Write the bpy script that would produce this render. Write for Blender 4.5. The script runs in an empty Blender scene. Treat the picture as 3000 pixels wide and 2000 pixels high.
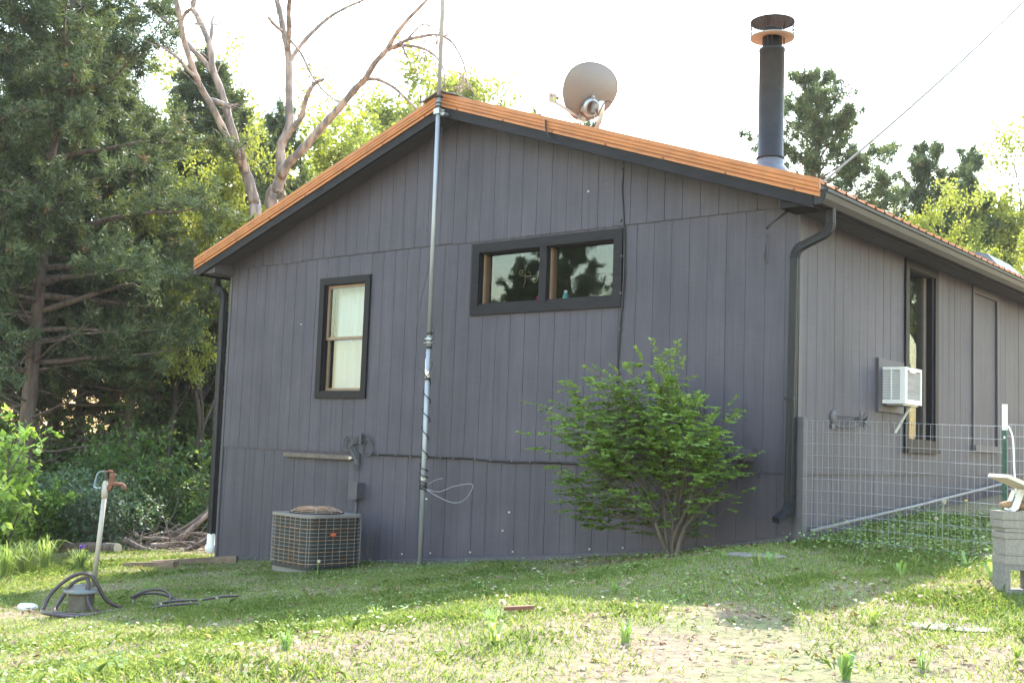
import bpy, math, random
import numpy as np
from mathutils import Vector, Matrix

sc = bpy.context.scene
COL = sc.collection
R = math.radians

# ---------------------------------------------------------------- camera
CAM = np.array([12.9052, -9.4853, 1.8621])
YAW, PITCH, ROLL, FPX = 0.69014, 0.09068, 0.03634, 3311.63      # focal length in pixels of a 3000 wide frame
_f = np.array([-math.sin(YAW)*math.cos(PITCH), math.cos(YAW)*math.cos(PITCH), math.sin(PITCH)])
_r = np.array([math.cos(YAW), math.sin(YAW), 0.0])
_u = np.cross(_r, _f)
_c, _s = math.cos(ROLL), math.sin(ROLL)
CR, CU, CF = _c*_r + _s*_u, -_s*_r + _c*_u, _f
cam_data = bpy.data.cameras.new('camera')
cam_data.sensor_width = 36.0
cam_data.lens = FPX/3000*36.0
cam_data.clip_start = 0.05
cam_data.clip_end = 2000
cam = bpy.data.objects.new('camera', cam_data)
COL.objects.link(cam)
cam.matrix_world = Matrix(((CR[0], CU[0], -CF[0], CAM[0]), (CR[1], CU[1], -CF[1], CAM[1]),
                           (CR[2], CU[2], -CF[2], CAM[2]), (0, 0, 0, 1)))
sc.camera = cam

# ---------------------------------------------------------------- sky, sun, exposure
SUN_DIR = Vector((-0.41, 0.83, 1.0)).normalized()      # towards the sun
EL = math.asin(SUN_DIR.z)
AZ = math.atan2(SUN_DIR.x, SUN_DIR.y)
world = bpy.data.worlds.new('World'); sc.world = world; world.use_nodes = True
nt = world.node_tree; nt.nodes.clear()
out = nt.nodes.new('ShaderNodeOutputWorld'); bg = nt.nodes.new('ShaderNodeBackground')
sky = nt.nodes.new('ShaderNodeTexSky'); sky.sky_type = 'NISHITA'; sky.sun_disc = False
sky.sun_elevation = EL; sky.sun_rotation = AZ
sky.altitude = 0; sky.air_density = 2.0; sky.dust_density = 1.0; sky.ozone_density = 1.0
bg.inputs['Strength'].default_value = 0.15
nt.links.new(sky.outputs[0], bg.inputs[0]); nt.links.new(bg.outputs[0], out.inputs[0])
sd = bpy.data.lights.new('sun', 'SUN'); sd.energy = 2.7; sd.angle = R(0.53); sd.color = (1.0, 0.95, 0.86)
sun = bpy.data.objects.new('sun', sd); COL.objects.link(sun)
sun.rotation_euler = (-SUN_DIR).to_track_quat('-Z', 'Y').to_euler()
sun.location = (0, 0, 30)
sc.view_settings.view_transform = 'Standard'; sc.view_settings.look = 'None'
sc.view_settings.exposure = 2.35; sc.view_settings.gamma = 1.0; sc.view_settings.use_curve_mapping = False
sc.cycles.use_denoising = True
sc.cycles.use_adaptive_sampling = True; sc.cycles.adaptive_threshold = .02
sc.cycles.max_bounces = 6; sc.cycles.transparent_max_bounces = 16
sc.cycles.diffuse_bounces = 2; sc.cycles.glossy_bounces = 3; sc.cycles.transmission_bounces = 4
sc.cycles.caustics_reflective = False; sc.cycles.caustics_refractive = False
sc.cycles.sample_clamp_indirect = 8.0

# ---------------------------------------------------------------- helpers
W, OH, HL = 8.427, 0.375, 13.5            # gable width, rake overhang, house length
RX, RZ, SL = 4.213, 5.80, 0.34            # ridge position, height, roof slope
ZM, ZT = 1.70, 4.14                       # heights of the two horizontal siding joints
rng = np.random.default_rng(7)
random.seed(7)

def at(px, py, d):
    """Point at depth d metres on the sight line through a place seen in the photograph."""
    return CAM + d*(CF + CR*(px-1500)/FPX - CU*(py-1000)/FPX)

GX = [-300, -60, -20, -10, -5, 0, 3.96, 5.49, 7.08, 8.4, 10.2, 13, 60, 300]
GZ = [-16, -2.6, -.75, -.35, -.12, .165, .475, .65, .86, 1.09, 1.10, 1.12, 1.3, 1.3]
def ground_z(x, y):
    x = np.asarray(x, float); y = np.asarray(y, float)
    b = np.interp(x, GX, GZ)
    z = b + np.where(y < 0, .048*np.maximum(y, -25), .06*np.minimum(y, 12)*np.clip((x+1)/9, 0, 1))
    far = np.clip((np.hypot(x-4, y)-45)/150, 0, 1)
    und = .013*np.sin(x*1.9+.7*y)*np.sin(y*1.6-.4*x) + .006*np.sin(4.3*x+1.1)*np.sin(3.7*y)
    und = und*np.clip(np.maximum(-y, np.maximum(-x, x-W))/.8, 0, 1)
    return z + und - far*8*(x < 20)

def gz(x, y): return float(ground_z(x, y))

class MB:
    def __init__(s): s.v = []; s.f = []
    def add(s, vs, fs):
        n = len(s.v); s.v += [tuple(float(c) for c in v) for v in vs]; s.f += [tuple(i+n for i in f) for f in fs]; return s
    def box(s, x0, x1, y0, y1, z0, z1):
        return s.add([(x0,y0,z0),(x1,y0,z0),(x1,y1,z0),(x0,y1,z0),(x0,y0,z1),(x1,y0,z1),(x1,y1,z1),(x0,y1,z1)],
                     [(0,3,2,1),(4,5,6,7),(0,1,5,4),(1,2,6,5),(2,3,7,6),(3,0,4,7)])
    def obox(s, c, a, b, d):
        c, a, b, d = (np.array(q, float) for q in (c, a, b, d))
        vs = [c+i*a+j*b+k*d for k in (-1, 1) for j in (-1, 1) for i in (-1, 1)]
        return s.add(vs, [(0,2,3,1),(4,5,7,6),(0,1,5,4),(1,3,7,5),(3,2,6,7),(2,0,4,6)])
    def prism(s, poly, fn, a, b):
        """poly: 2D outline; fn(u, v, w) -> world; extruded from w=a to w=b."""
        n = len(poly)
        vs = [fn(u, v, a) for u, v in poly] + [fn(u, v, b) for u, v in poly]
        fs = [tuple(range(n))[::-1], tuple(range(n, 2*n))] + [(i, (i+1) % n, n+(i+1) % n, n+i) for i in range(n)]
        return s.add(vs, fs)
    def sweep(s, pts, prof, scale=None, cap=True, up=None):
        P = [np.array(p, float) for p in pts]; n = len(prof); vs = []; fs = []
        T = []
        for i in range(len(P)):
            t = P[min(i+1, len(P)-1)] - P[max(i-1, 0)]; T.append(t/(np.linalg.norm(t)+1e-12))
        up = np.array(up if up is not None else ((0, 0, 1) if abs(T[0][2]) < .9 else (0, 1, 0)), float)
        nrm = up - T[0]*np.dot(up, T[0]); nrm /= np.linalg.norm(nrm)
        for i, p in enumerate(P):
            nrm = nrm - T[i]*np.dot(nrm, T[i]); nrm /= (np.linalg.norm(nrm)+1e-12)
            bi = np.cross(T[i], nrm); k = 1 if scale is None else scale[i]
            vs += [p + (nrm*a + bi*b)*k for a, b in prof]
        for i in range(len(P)-1):
            for j in range(n):
                fs.append((i*n+j, i*n+(j+1) % n, (i+1)*n+(j+1) % n, (i+1)*n+j))
        if cap: fs += [tuple(range(n))[::-1], tuple(range((len(P)-1)*n, len(P)*n))]
        return s.add(vs, fs)
    def tube(s, pts, r, n=8, cap=True):
        rr = r if hasattr(r, '__len__') else [r]*len(pts)
        prof = [(math.cos(2*math.pi*i/n), math.sin(2*math.pi*i/n)) for i in range(n)]
        return s.sweep(pts, prof, rr, cap)
    def lathe(s, c, prof, n=24, ax=(0, 0, 1)):
        a = np.array(ax, float); a /= np.linalg.norm(a)
        e1 = np.cross(a, (1, 0, 0) if abs(a[0]) < .8 else (0, 1, 0)); e1 /= np.linalg.norm(e1); e2 = np.cross(a, e1)
        c = np.array(c, float); vs = []; fs = []
        for r, h in prof:
            vs += [c + a*h + r*(e1*math.cos(2*math.pi*i/n)+e2*math.sin(2*math.pi*i/n)) for i in range(n)]
        for k in range(len(prof)-1):
            fs += [(k*n+i, k*n+(i+1) % n, (k+1)*n+(i+1) % n, (k+1)*n+i) for i in range(n)]
        return s.add(vs, fs)
    def ball(s, c, r, n=10, m=6, sq=(1, 1, 1), jit=0, rg=None):
        vs = []; fs = []
        for k in range(m+1):
            th = math.pi*k/m
            for i in range(n):
                ph = 2*math.pi*i/n; j = 1 + (jit*(rg.random()-.5) if rg is not None else 0)
                vs.append((c[0]+r*sq[0]*j*math.sin(th)*math.cos(ph), c[1]+r*sq[1]*j*math.sin(th)*math.sin(ph), c[2]+r*sq[2]*j*math.cos(th)))
        for k in range(m):
            fs += [(k*n+i, (k+1)*n+i, (k+1)*n+(i+1) % n, k*n+(i+1) % n) for i in range(n)]
        return s.add(vs, fs)

WL = {}
def link(o, parent, origin):
    COL.objects.link(o)
    if parent is not None:
        o.parent = parent; WL[o.name] = WL[parent.name]
    else:
        o.location = origin; WL[o.name] = np.array(origin, float)
    return o

def obj(name, mb, mat, parent=None, origin=None, smooth=False):
    """One mesh object from world-space geometry; a child shares its thing's origin."""
    V = np.array(mb.v, float)
    if parent is not None: o3 = WL[parent.name]
    else: o3 = np.array(origin if origin is not None else (V.mean(0)[0], V.mean(0)[1], V.min(0)[2]), float)
    me = bpy.data.meshes.new(name)
    me.from_pydata((V-o3).tolist(), [], mb.f)
    if smooth: me.polygons.foreach_set('use_smooth', [True]*len(me.polygons))
    me.materials.append(mat); me.update()
    return link(bpy.data.objects.new(name, me), parent, o3)

def tag(o, label=None, cat=None, group=None, kind=None):
    if label: o['label'] = label
    if cat: o['category'] = cat
    if group: o['group'] = group
    if kind: o['kind'] = kind
    return o

def thing(name, loc, label, cat, group=None):
    o = bpy.data.objects.new(name, None); o.empty_display_size = .1
    link(o, None, loc)
    return tag(o, label, cat, group)

def array_mesh(name, V, F, mat, rnd=None):
    """Mesh from an (n,k,3) stack of k-gons; rnd is a per-face random value for the material."""
    n, k, _ = V.shape
    me = bpy.data.meshes.new(name)
    me.vertices.add(n*k); me.vertices.foreach_set('co', V.reshape(-1).astype(np.float32))
    me.loops.add(n*k); me.loops.foreach_set('vertex_index', np.arange(n*k, dtype=np.int32))
    me.polygons.add(n); me.polygons.foreach_set('loop_start', np.arange(0, n*k, k, dtype=np.int32))
    if rnd is not None:
        a = me.attributes.new('rnd', 'FLOAT', 'POINT'); a.data.foreach_set('value', np.repeat(rnd, k).astype(np.float32))
    me.materials.append(mat); me.update(calc_edges=True)
    return me

def unit(a): return a/(np.linalg.norm(a, axis=-1, keepdims=True)+1e-12)

# ---------------------------------------------------------------- materials
MATS = {}
def new_mat(name):
    m = bpy.data.materials.new(name); m.use_nodes = True; nt = m.node_tree
    b = nt.nodes['Principled BSDF']; MATS[name] = m
    return m, nt, b

def ramp(nt, stops):
    r = nt.nodes.new('ShaderNodeValToRGB'); e = r.color_ramp.elements
    while len(e) < len(stops): e.new(.5)
    for k, (p, c) in zip(e, stops): k.position = p; k.color = (*c, 1)
    return r

def noise(nt, scale, detail=4, vec=None, rough=.6, stretch=None):
    n = nt.nodes.new('ShaderNodeTexNoise'); n.inputs['Scale'].default_value = scale
    n.inputs['Detail'].default_value = detail; n.inputs['Roughness'].default_value = rough
    tc = nt.nodes.new('ShaderNodeTexCoord'); src = tc.outputs['Object'] if vec is None else vec
    if stretch:
        mp = nt.nodes.new('ShaderNodeMapping'); mp.inputs['Scale'].default_value = stretch
        nt.links.new(src, mp.inputs[0]); src = mp.outputs[0]
    nt.links.new(src, n.inputs['Vector'])
    return n

def bump(nt, b, h, dist=.003, strength=.6):
    n = nt.nodes.new('ShaderNodeBump'); n.inputs['Distance'].default_value = dist; n.inputs['Strength'].default_value = strength
    nt.links.new(h, n.inputs['Height']); nt.links.new(n.outputs[0], b.inputs['Normal']); return n

def M(name, col, rough=.6, metal=0., var=.12, scale=9., bmp=0., stretch=None, spec=.5, col2=None, lo=.35, hi=.7):
    """Plain painted / natural surface: colour mottled with noise, optional relief."""
    m, nt, b = new_mat(name)
    n = noise(nt, scale, 5, stretch=stretch)
    c = np.array(col); c2 = np.array(col2) if col2 is not None else c*(1+var)
    c1 = c if col2 is not None else c*(1-var)
    r = ramp(nt, [(lo, c1), (hi, c2)])
    nt.links.new(n.outputs['Fac'], r.inputs[0]); nt.links.new(r.outputs[0], b.inputs['Base Color'])
    b.inputs['Roughness'].default_value = rough; b.inputs['Metallic'].default_value = metal
    b.inputs['Specular IOR Level'].default_value = spec
    if bmp: bump(nt, b, n.outputs['Fac'], bmp)
    return m

def siding_mat():
    m, nt, b = new_mat('siding_paint')
    tc = nt.nodes.new('ShaderNodeTexCoord'); oi = nt.nodes.new('ShaderNodeObjectInfo')
    off = nt.nodes.new('ShaderNodeVectorMath'); off.operation = 'ADD'
    sc_ = nt.nodes.new('ShaderNodeVectorMath'); sc_.operation = 'SCALE'
    cx = nt.nodes.new('ShaderNodeCombineXYZ'); nt.links.new(oi.outputs['Random'], cx.inputs[0]); nt.links.new(oi.outputs['Random'], cx.inputs[2])
    nt.links.new(cx.outputs[0], sc_.inputs[0]); sc_.inputs['Scale'].default_value = 37.
    nt.links.new(tc.outputs['Object'], off.inputs[0]); nt.links.new(sc_.outputs[0], off.inputs[1])
    saw = noise(nt, 1., 3, off.outputs[0], .7, (6, 6, 150))        # rough-sawn cross marks
    grain = noise(nt, 1., 4, off.outputs[0], .6, (60, 60, 2.0))    # vertical grain
    blot = noise(nt, 1.3, 5, tc.outputs['Object'])
    a1 = nt.nodes.new('ShaderNodeMath'); a1.operation = 'MULTIPLY_ADD'; a1.inputs[1].default_value = .5
    nt.links.new(saw.outputs['Fac'], a1.inputs[0])
    a2 = nt.nodes.new('ShaderNodeMath'); a2.operation = 'MULTIPLY'; a2.inputs[1].default_value = .5
    nt.links.new(grain.outputs['Fac'], a2.inputs[0]); nt.links.new(a2.outputs[0], a1.inputs[2])
    strk = noise(nt, 1., 3, tc.outputs['Object'], .6, (11, 11, .45))
    rs = ramp(nt, [(.32, (.84, .84, .86)), (.5, (1, 1, 1)), (.74, (1.12, 1.11, 1.09))]); nt.links.new(strk.outputs['Fac'], rs.inputs[0])
    r = ramp(nt, [(.30, (.052, .046, .061)), (.52, (.068, .061, .081)), (.72, (.093, .085, .107))])
    nt.links.new(a1.outputs[0], r.inputs[0])
    mx = nt.nodes.new('ShaderNodeMix'); mx.data_type = 'RGBA'; mx.blend_type = 'MULTIPLY'; mx.inputs[0].default_value = 1.
    rb = ramp(nt, [(.3, (.80, .80, .83)), (.7, (1.16, 1.14, 1.12))])
    nt.links.new(blot.outputs['Fac'], rb.inputs[0])
    nt.links.new(r.outputs[0], mx.inputs[6]); nt.links.new(rb.outputs[0], mx.inputs[7])
    mx2 = nt.nodes.new('ShaderNodeMix'); mx2.data_type = 'RGBA'; mx2.blend_type = 'MULTIPLY'; mx2.inputs[0].default_value = 1.
    nt.links.new(mx.outputs[2], mx2.inputs[6]); nt.links.new(rs.outputs[0], mx2.inputs[7])
    mr = nt.nodes.new('ShaderNodeMapRange'); nt.links.new(oi.outputs['Random'], mr.inputs[0])
    mr.inputs[3].default_value = .965; mr.inputs[4].default_value = 1.035
    hs = nt.nodes.new('ShaderNodeHueSaturation'); nt.links.new(mr.outputs[0], hs.inputs['Value']); nt.links.new(mx2.outputs[2], hs.inputs['Color'])
    nt.links.new(hs.outputs[0], b.inputs['Base Color'])
    b.inputs['Roughness'].default_value = .62; b.inputs['Specular IOR Level'].default_value = .45
    bump(nt, b, a1.outputs[0], .004, .55)
    return m

def leaf_mat(name, stops, trans=.35, rough=.55, tmul=1.25, gloss=.25):
    m, nt, b = new_mat(name)
    at_ = nt.nodes.new('ShaderNodeAttribute'); at_.attribute_name = 'rnd'
    oi = nt.nodes.new('ShaderNodeObjectInfo')
    mr = nt.nodes.new('ShaderNodeMapRange'); mr.inputs[3].default_value = .82; mr.inputs[4].default_value = 1.18
    nt.links.new(oi.outputs['Random'], mr.inputs[0])
    r = ramp(nt, stops); nt.links.new(at_.outputs['Fac'], r.inputs[0])
    hs = nt.nodes.new('ShaderNodeHueSaturation'); nt.links.new(r.outputs[0], hs.inputs['Color']); nt.links.new(mr.outputs[0], hs.inputs['Value'])
    nt.links.new(hs.outputs[0], b.inputs['Base Color'])
    b.inputs['Roughness'].default_value = rough; b.inputs['Specular IOR Level'].default_value = gloss
    t = nt.nodes.new('ShaderNodeBsdfTranslucent')
    g = nt.nodes.new('ShaderNodeMix'); g.data_type = 'RGBA'; g.blend_type = 'MULTIPLY'; g.inputs[0].default_value = 1.
    nt.links.new(hs.outputs[0], g.inputs[6]); g.inputs[7].default_value = (tmul*1.15, tmul*1.1, tmul*.55, 1)
    nt.links.new(g.outputs[2], t.inputs[0])
    ms = nt.nodes.new('ShaderNodeMixShader'); ms.inputs[0].default_value = trans
    nt.links.new(b.outputs[0], ms.inputs[1]); nt.links.new(t.outputs[0], ms.inputs[2])
    o = nt.nodes['Material Output']; nt.links.new(ms.outputs[0], o.inputs[0])
    return m

def glass_mat():
    m, nt, b = new_mat('window_glass')
    nt.nodes.remove(b)
    tr = nt.nodes.new('ShaderNodeBsdfTransparent'); tr.inputs[0].default_value = (.86, .9, .9, 1)
    gl = nt.nodes.new('ShaderNodeBsdfGlossy'); gl.inputs['Roughness'].default_value = .004
    fr = nt.nodes.new('ShaderNodeFresnel'); fr.inputs[0].default_value = 2.5
    n = noise(nt, 2.2, 2); bp = nt.nodes.new('ShaderNodeBump'); bp.inputs['Distance'].default_value = .006; bp.inputs['Strength'].default_value = .12
    nt.links.new(n.outputs['Fac'], bp.inputs['Height']); nt.links.new(bp.outputs[0], gl.inputs['Normal'])
    gm = nt.nodes.new('ShaderNodeNewGeometry'); iv = nt.nodes.new('ShaderNodeMath'); iv.operation = 'SUBTRACT'; iv.inputs[0].default_value = 1.
    nt.links.new(gm.outputs['Backfacing'], iv.inputs[1])
    mu = nt.nodes.new('ShaderNodeMath'); mu.operation = 'MULTIPLY'; nt.links.new(fr.outputs[0], mu.inputs[0]); nt.links.new(iv.outputs[0], mu.inputs[1])
    ms = nt.nodes.new('ShaderNodeMixShader'); nt.links.new(mu.outputs[0], ms.inputs[0])
    nt.links.new(tr.outputs[0], ms.inputs[1]); nt.links.new(gl.outputs[0], ms.inputs[2])
    nt.links.new(ms.outputs[0], nt.nodes['Material Output'].inputs[0])
    return m

SIDING = siding_mat()
TRIM = M('black_trim_paint', (.014, .012, .015), .6, var=.25, scale=40, bmp=.002, stretch=(1, 1, .15), spec=.25)
TRIMH = M('black_trim_paint_across', (.014, .012, .015), .6, var=.3, scale=30, bmp=.003, stretch=(.12, .12, 1.), spec=.25)
GREYP = M('grey_trim_paint', (.078, .072, .085), .6, var=.1, scale=14, bmp=.001)
SOFF = M('soffit_paint', (.07, .066, .075), .7, var=.12, scale=5)
ORANGE = M('orange_metal_trim', (.43, .160, .048), .48, var=.14, scale=5, spec=.5)
ROOFM = M('orange_metal_roof', (.50, .20, .08), .35, var=.08, scale=2, spec=.5)
GUTT = M('black_gutter_metal', (.016, .016, .02), .5, var=.15, scale=6, spec=.3)
GUTTB = M('bronze_gutter_metal', (.032, .030, .030), .5, var=.1, scale=6, spec=.3)
FLUE = M('black_flue_steel', (.020, .019, .022), .46, metal=.0, var=.3, scale=6, spec=.28)
GALV = M('galvanised_steel', (.42, .44, .46), .42, metal=.75, var=.12, scale=18)
MASTG = M('grey_mast_paint', (.34, .36, .39), .45, metal=.3, var=.14, scale=7, stretch=(1, 1, .2))
WHITEM = M('white_enamel', (.80, .80, .80), .35, var=.03)
WHITEP = M('white_plastic', (.76, .76, .74), .45, var=.05)
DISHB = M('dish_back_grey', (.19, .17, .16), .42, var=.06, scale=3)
DARK = M('dark_interior', (.02, .02, .02), .9, var=.2)
BLACKC = M('black_cable', (.014, .014, .016), .5, var=.2)
GREYC = M('grey_painted_cable', (.07, .068, .075), .55, var=.15)
WOODB = M('brown_window_wood', (.26, .12, .055), .5, var=.25, scale=12, stretch=(1, 1, .1))
ALMOND = M('bronze_sash', (.23, .155, .10), .42, var=.1)
CURT = M('sheer_curtain', (.72, .73, .75), .85, var=.05, scale=3)
BLUEC = M('blue_curtain', (.05, .11, .45), .8, var=.2, scale=4)
GLASS = glass_mat()
BARK = M('cedar_bark', (.15, .11, .09), .9, var=.45, scale=14, bmp=.02, stretch=(1, 1, .12))
BARKD = M('dead_tree_wood', (.40, .30, .25), .85, scale=7, bmp=.015, stretch=(1, 1, .25), col2=(.17, .14, .125), lo=.42, hi=.58)
BARKG = M('grey_brown_bark', (.11, .09, .072), .9, var=.35, scale=16, bmp=.01, stretch=(1, 1, .2))
TWIG = M('dead_twig', (.17, .13, .11), .9, var=.3, scale=10)
RUST = M('rusty_iron', (.17, .07, .045), .75, var=.3, scale=22, bmp=.002)
PIPEP = M('weathered_pipe', (.40, .36, .31), .6, metal=.2, scale=8, stretch=(1, 1, .35), col2=(.34, .22, .14), lo=.5, hi=.75)
BLUEM = M('faded_blue_paint', (.17, .23, .28), .6, var=.25, scale=30)
HOSE = M('dark_rubber_hose', (.055, .035, .04), .38, var=.2, scale=20)
CONC = M('concrete_block', (.25, .23, .20), .92, var=.18, scale=60, bmp=.006)
CONCD = M('grey_concrete', (.20, .19, .175), .92, var=.2, scale=45, bmp=.008)
STONE = M('brown_sandstone', (.29, .185, .105), .9, var=.25, scale=22, bmp=.01)
PALEST = M('pale_limestone', (.20, .17, .14), .9, var=.2, scale=7, bmp=.02)
TIMBER = M('weathered_timber', (.19, .135, .095), .9, var=.35, scale=9, bmp=.008, stretch=(.15, 1, 1))
CUT = M('pale_cut_wood', (.6, .5, .38), .85, var=.15)
COIL = M('condenser_fins', (.045, .045, .043), .6, metal=.3, var=.3, scale=6, stretch=(30, 30, 1))
CABT = M('condenser_top_paint', (.21, .19, .175), .5, scale=5, col2=(.27, .21, .17), lo=.5, hi=.8)
WIREG = M('grey_coated_wire', (.20, .20, .195), .5, scale=6, col2=(.25, .14, .08), lo=.48, hi=.62)
RUSTW = M('rust_streaked_wire', (.36, .17, .07), .6, scale=12, col2=(.50, .43, .36), lo=.4, hi=.7)
FENCEW = M('galvanised_wire', (.33, .33, .34), .4, metal=.5, var=.1)
TPOST = M('green_post_paint', (.014, .07, .05), .45, var=.15)
BADGE = M('orange_badge', (.55, .09, .03), .4, var=.1)
FEEDG = M('lime_sticker', (.35, .65, .08), .5, var=.05)
PINK = M('pink_petals', (.45, .02, .13), .6, var=.3, scale=40)
TEAL = M('teal_bottle', (.10, .33, .36), .25, var=.1)
FOIL = M('silver_tape', (.75, .75, .76), .28, metal=.9, var=.1, scale=40, bmp=.004)
STRAW = M('dry_stem', (.42, .36, .18), .8, var=.2)
YELL = M('yellow_petal', (.8, .55, .03), .7, var=.1)
PURP = M('purple_petal', (.12, .03, .35), .7, var=.1)
SPOT = M('white_speck', (.7, .7, .68), .9, var=.1)

CEDAR = leaf_mat('cedar_foliage', [(0, (.045, .070, .038)), (.5, (.090, .125, .062)), (.86, (.155, .19, .085)), (.96, (.15, .14, .08)), (1, (.24, .14, .075))], .28, tmul=1.4)
YG = leaf_mat('spring_foliage', [(0, (.17, .21, .045)), (.5, (.27, .31, .075)), (1, (.40, .42, .14))], .45, tmul=1.25)
UNDER = leaf_mat('undergrowth_foliage', [(0, (.07, .13, .04)), (.6, (.12, .20, .065)), (1, (.20, .28, .10))], .4, tmul=1.4)
BLUEG = leaf_mat('bluish_bush_foliage', [(0, (.07, .12, .07)), (.6, (.12, .19, .11)), (1, (.22, .29, .19))], .3, tmul=1.2, gloss=.45)
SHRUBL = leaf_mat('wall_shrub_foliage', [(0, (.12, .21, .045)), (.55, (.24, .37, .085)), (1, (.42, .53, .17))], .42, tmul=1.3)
GRASSM = leaf_mat('grass_blades', [(0, (.17, .25, .08)), (.45, (.28, .37, .13)), (.8, (.39, .43, .19)), (.93, (.48, .45, .24)), (1, (.56, .47, .34))], .42, tmul=1.15)
CLOV = leaf_mat('clover_leaves', [(0, (.19, .30, .10)), (.6, (.27, .39, .14)), (1, (.37, .47, .20))], .3, tmul=1.2)
LITTER = leaf_mat('dry_oak_leaves', [(0, (.12, .08, .05)), (.5, (.25, .165, .105)), (.85, (.38, .29, .20)), (1, (.50, .42, .32))], .12, tmul=1.1, rough=.7)
# ---------------------------------------------------------------- ground
def ground_mat():
    m, nt, b = new_mat('lawn_soil')
    n1 = noise(nt, .9, 6); n2 = noise(nt, 14, 5); n3 = noise(nt, 55, 4)
    r1 = ramp(nt, [(.36, (.17, .19, .075)), (.48, (.23, .185, .115)), (.62, (.27, .195, .145))])
    nt.links.new(n1.outputs['Fac'], r1.inputs[0])
    r2 = ramp(nt, [(.3, (.55, .55, .5)), (.7, (1.3, 1.25, 1.2))]); nt.links.new(n2.outputs['Fac'], r2.inputs[0])
    mx = nt.nodes.new('ShaderNodeMix'); mx.data_type = 'RGBA'; mx.blend_type = 'MULTIPLY'; mx.inputs[0].default_value = 1.
    nt.links.new(r1.outputs[0], mx.inputs[6]); nt.links.new(r2.outputs[0], mx.inputs[7])
    nt.links.new(mx.outputs[2], b.inputs['Base Color']); b.inputs['Roughness'].default_value = .95
    ad = nt.nodes.new('ShaderNodeMath'); ad.operation = 'ADD'
    nt.links.new(n2.outputs['Fac'], ad.inputs[0]); nt.links.new(n3.outputs['Fac'], ad.inputs[1])
    bump(nt, b, ad.outputs[0], .03, .8)
    return m
SOIL = ground_mat()

def axis(lo, hi, fine_lo, fine_hi, step):
    a = list(np.arange(fine_lo, fine_hi+1e-6, step)); s = step; v = fine_lo
    while v > lo: s *= 1.35; v -= s; a.insert(0, max(v, lo))
    s = step; v = fine_hi
    while v < hi: s *= 1.35; v += s; a.append(min(v, hi))
    return np.array(a)
gxs, gys = axis(-300, 300, -8, 14, .16), axis(-300, 300, -11, 6, .16)
XX, YY = np.meshgrid(gxs, gys); ZZ = ground_z(XX, YY)
mb = MB(); mb.v = np.stack([XX, YY, ZZ], -1).reshape(-1, 3).tolist()
nx = len(gxs)
mb.f = [(j*nx+i, j*nx+i+1, (j+1)*nx+i+1, (j+1)*nx+i) for j in range(len(gys)-1) for i in range(nx-1)]
tag(obj('ground', mb, SOIL, origin=(0, 0, 0), smooth=True), kind='structure')

# ---------------------------------------------------------------- house
house = thing('house', (RX, 0, 0), 'dark grey board sided house with orange metal roof edge and black window trim', 'house')
def roof_z(x): return RZ - SL*abs(x-RX)

GAB = lambda u, w, d: (u, -d, w)           # gable wall: along, up, outwards
SID = lambda u, w, d: (W+d, u, w)          # side wall
def quadbox(mb, fn, u0, u1, w0, w1, d0, d1, tops=None):
    a, b = tops if tops else (w1, w1)
    mb.add([fn(u0, w0, d0), fn(u1, w0, d0), fn(u1, b, d0), fn(u0, a, d0), fn(u0, w0, d1), fn(u1, w0, d1), fn(u1, b, d1), fn(u0, a, d1)],
           [(0,1,2,3),(7,6,5,4),(0,4,5,1),(1,5,6,2),(2,6,7,3),(3,7,4,0)])

def columns(u0, u1, w0, w1, holes):
    """Split a wall rectangle round its openings."""
    xs = sorted({u0, u1} | {h[k] for h in holes for k in (0, 1) if u0 < h[k] < u1})
    for a, b in zip(xs, xs[1:]):
        cur = w0
        for h in sorted([h for h in holes if h[0] < (a+b)/2 < h[1]], key=lambda q: q[2]):
            if h[2] > cur: yield a, b, cur, min(h[2], w1)
            cur = max(cur, h[3])
        if cur < w1: yield a, b, cur, w1

WIN1 = (1.972, 2.725, 2.43, 3.80); WIN2 = (4.56, 6.407, 3.40, 4.005); WIN3 = (2.71, 3.50, 2.06, 3.95)
def soffit_z(x): return roof_z(x) - .16
gable = MB()
for a, b, c, d in columns(0, W, -.6, ZM+.05, []): quadbox(gable, GAB, a, b, c, d, -.14, -.0168)
for a, b, c, d in columns(.0, W, ZM, ZT+.03, [WIN1, WIN2]): quadbox(gable, GAB, a, b, c, d, -.141, -.0045)
for x0, x1 in ((0, RX), (RX, W)):
    quadbox(gable, GAB, x0, x1, ZT, 0, -.14, .0078, (soffit_z(x0)+.02, soffit_z(x1)+.02))
gwall = obj('gable_wall', gable, SIDING, house)
side = MB()
for a, b, c, d in columns(.142, HL, -.3, ZM+.05, []): quadbox(side, SID, a, b, c, d, -.14, -.0168)
for a, b, c, d in columns(.142, HL, ZM, 4.06, [WIN3]): quadbox(side, SID, a, b, c, d, -.141, -.0045)
swall = obj('side_wall', side, SIDING, house)
obj('left_wall', MB().box(-.0, .13, .143, HL, -1.2, 4.3), SIDING, house)
obj('rear_wall', MB().box(.0, W, HL, HL+.14, -1.2, 4.3), SIDING, house)
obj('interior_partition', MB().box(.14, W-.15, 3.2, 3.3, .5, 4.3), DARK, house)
obj('ceiling', MB().box(.13, W-.15, .15, HL, 4.25, 4.3), DARK, house)

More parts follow.
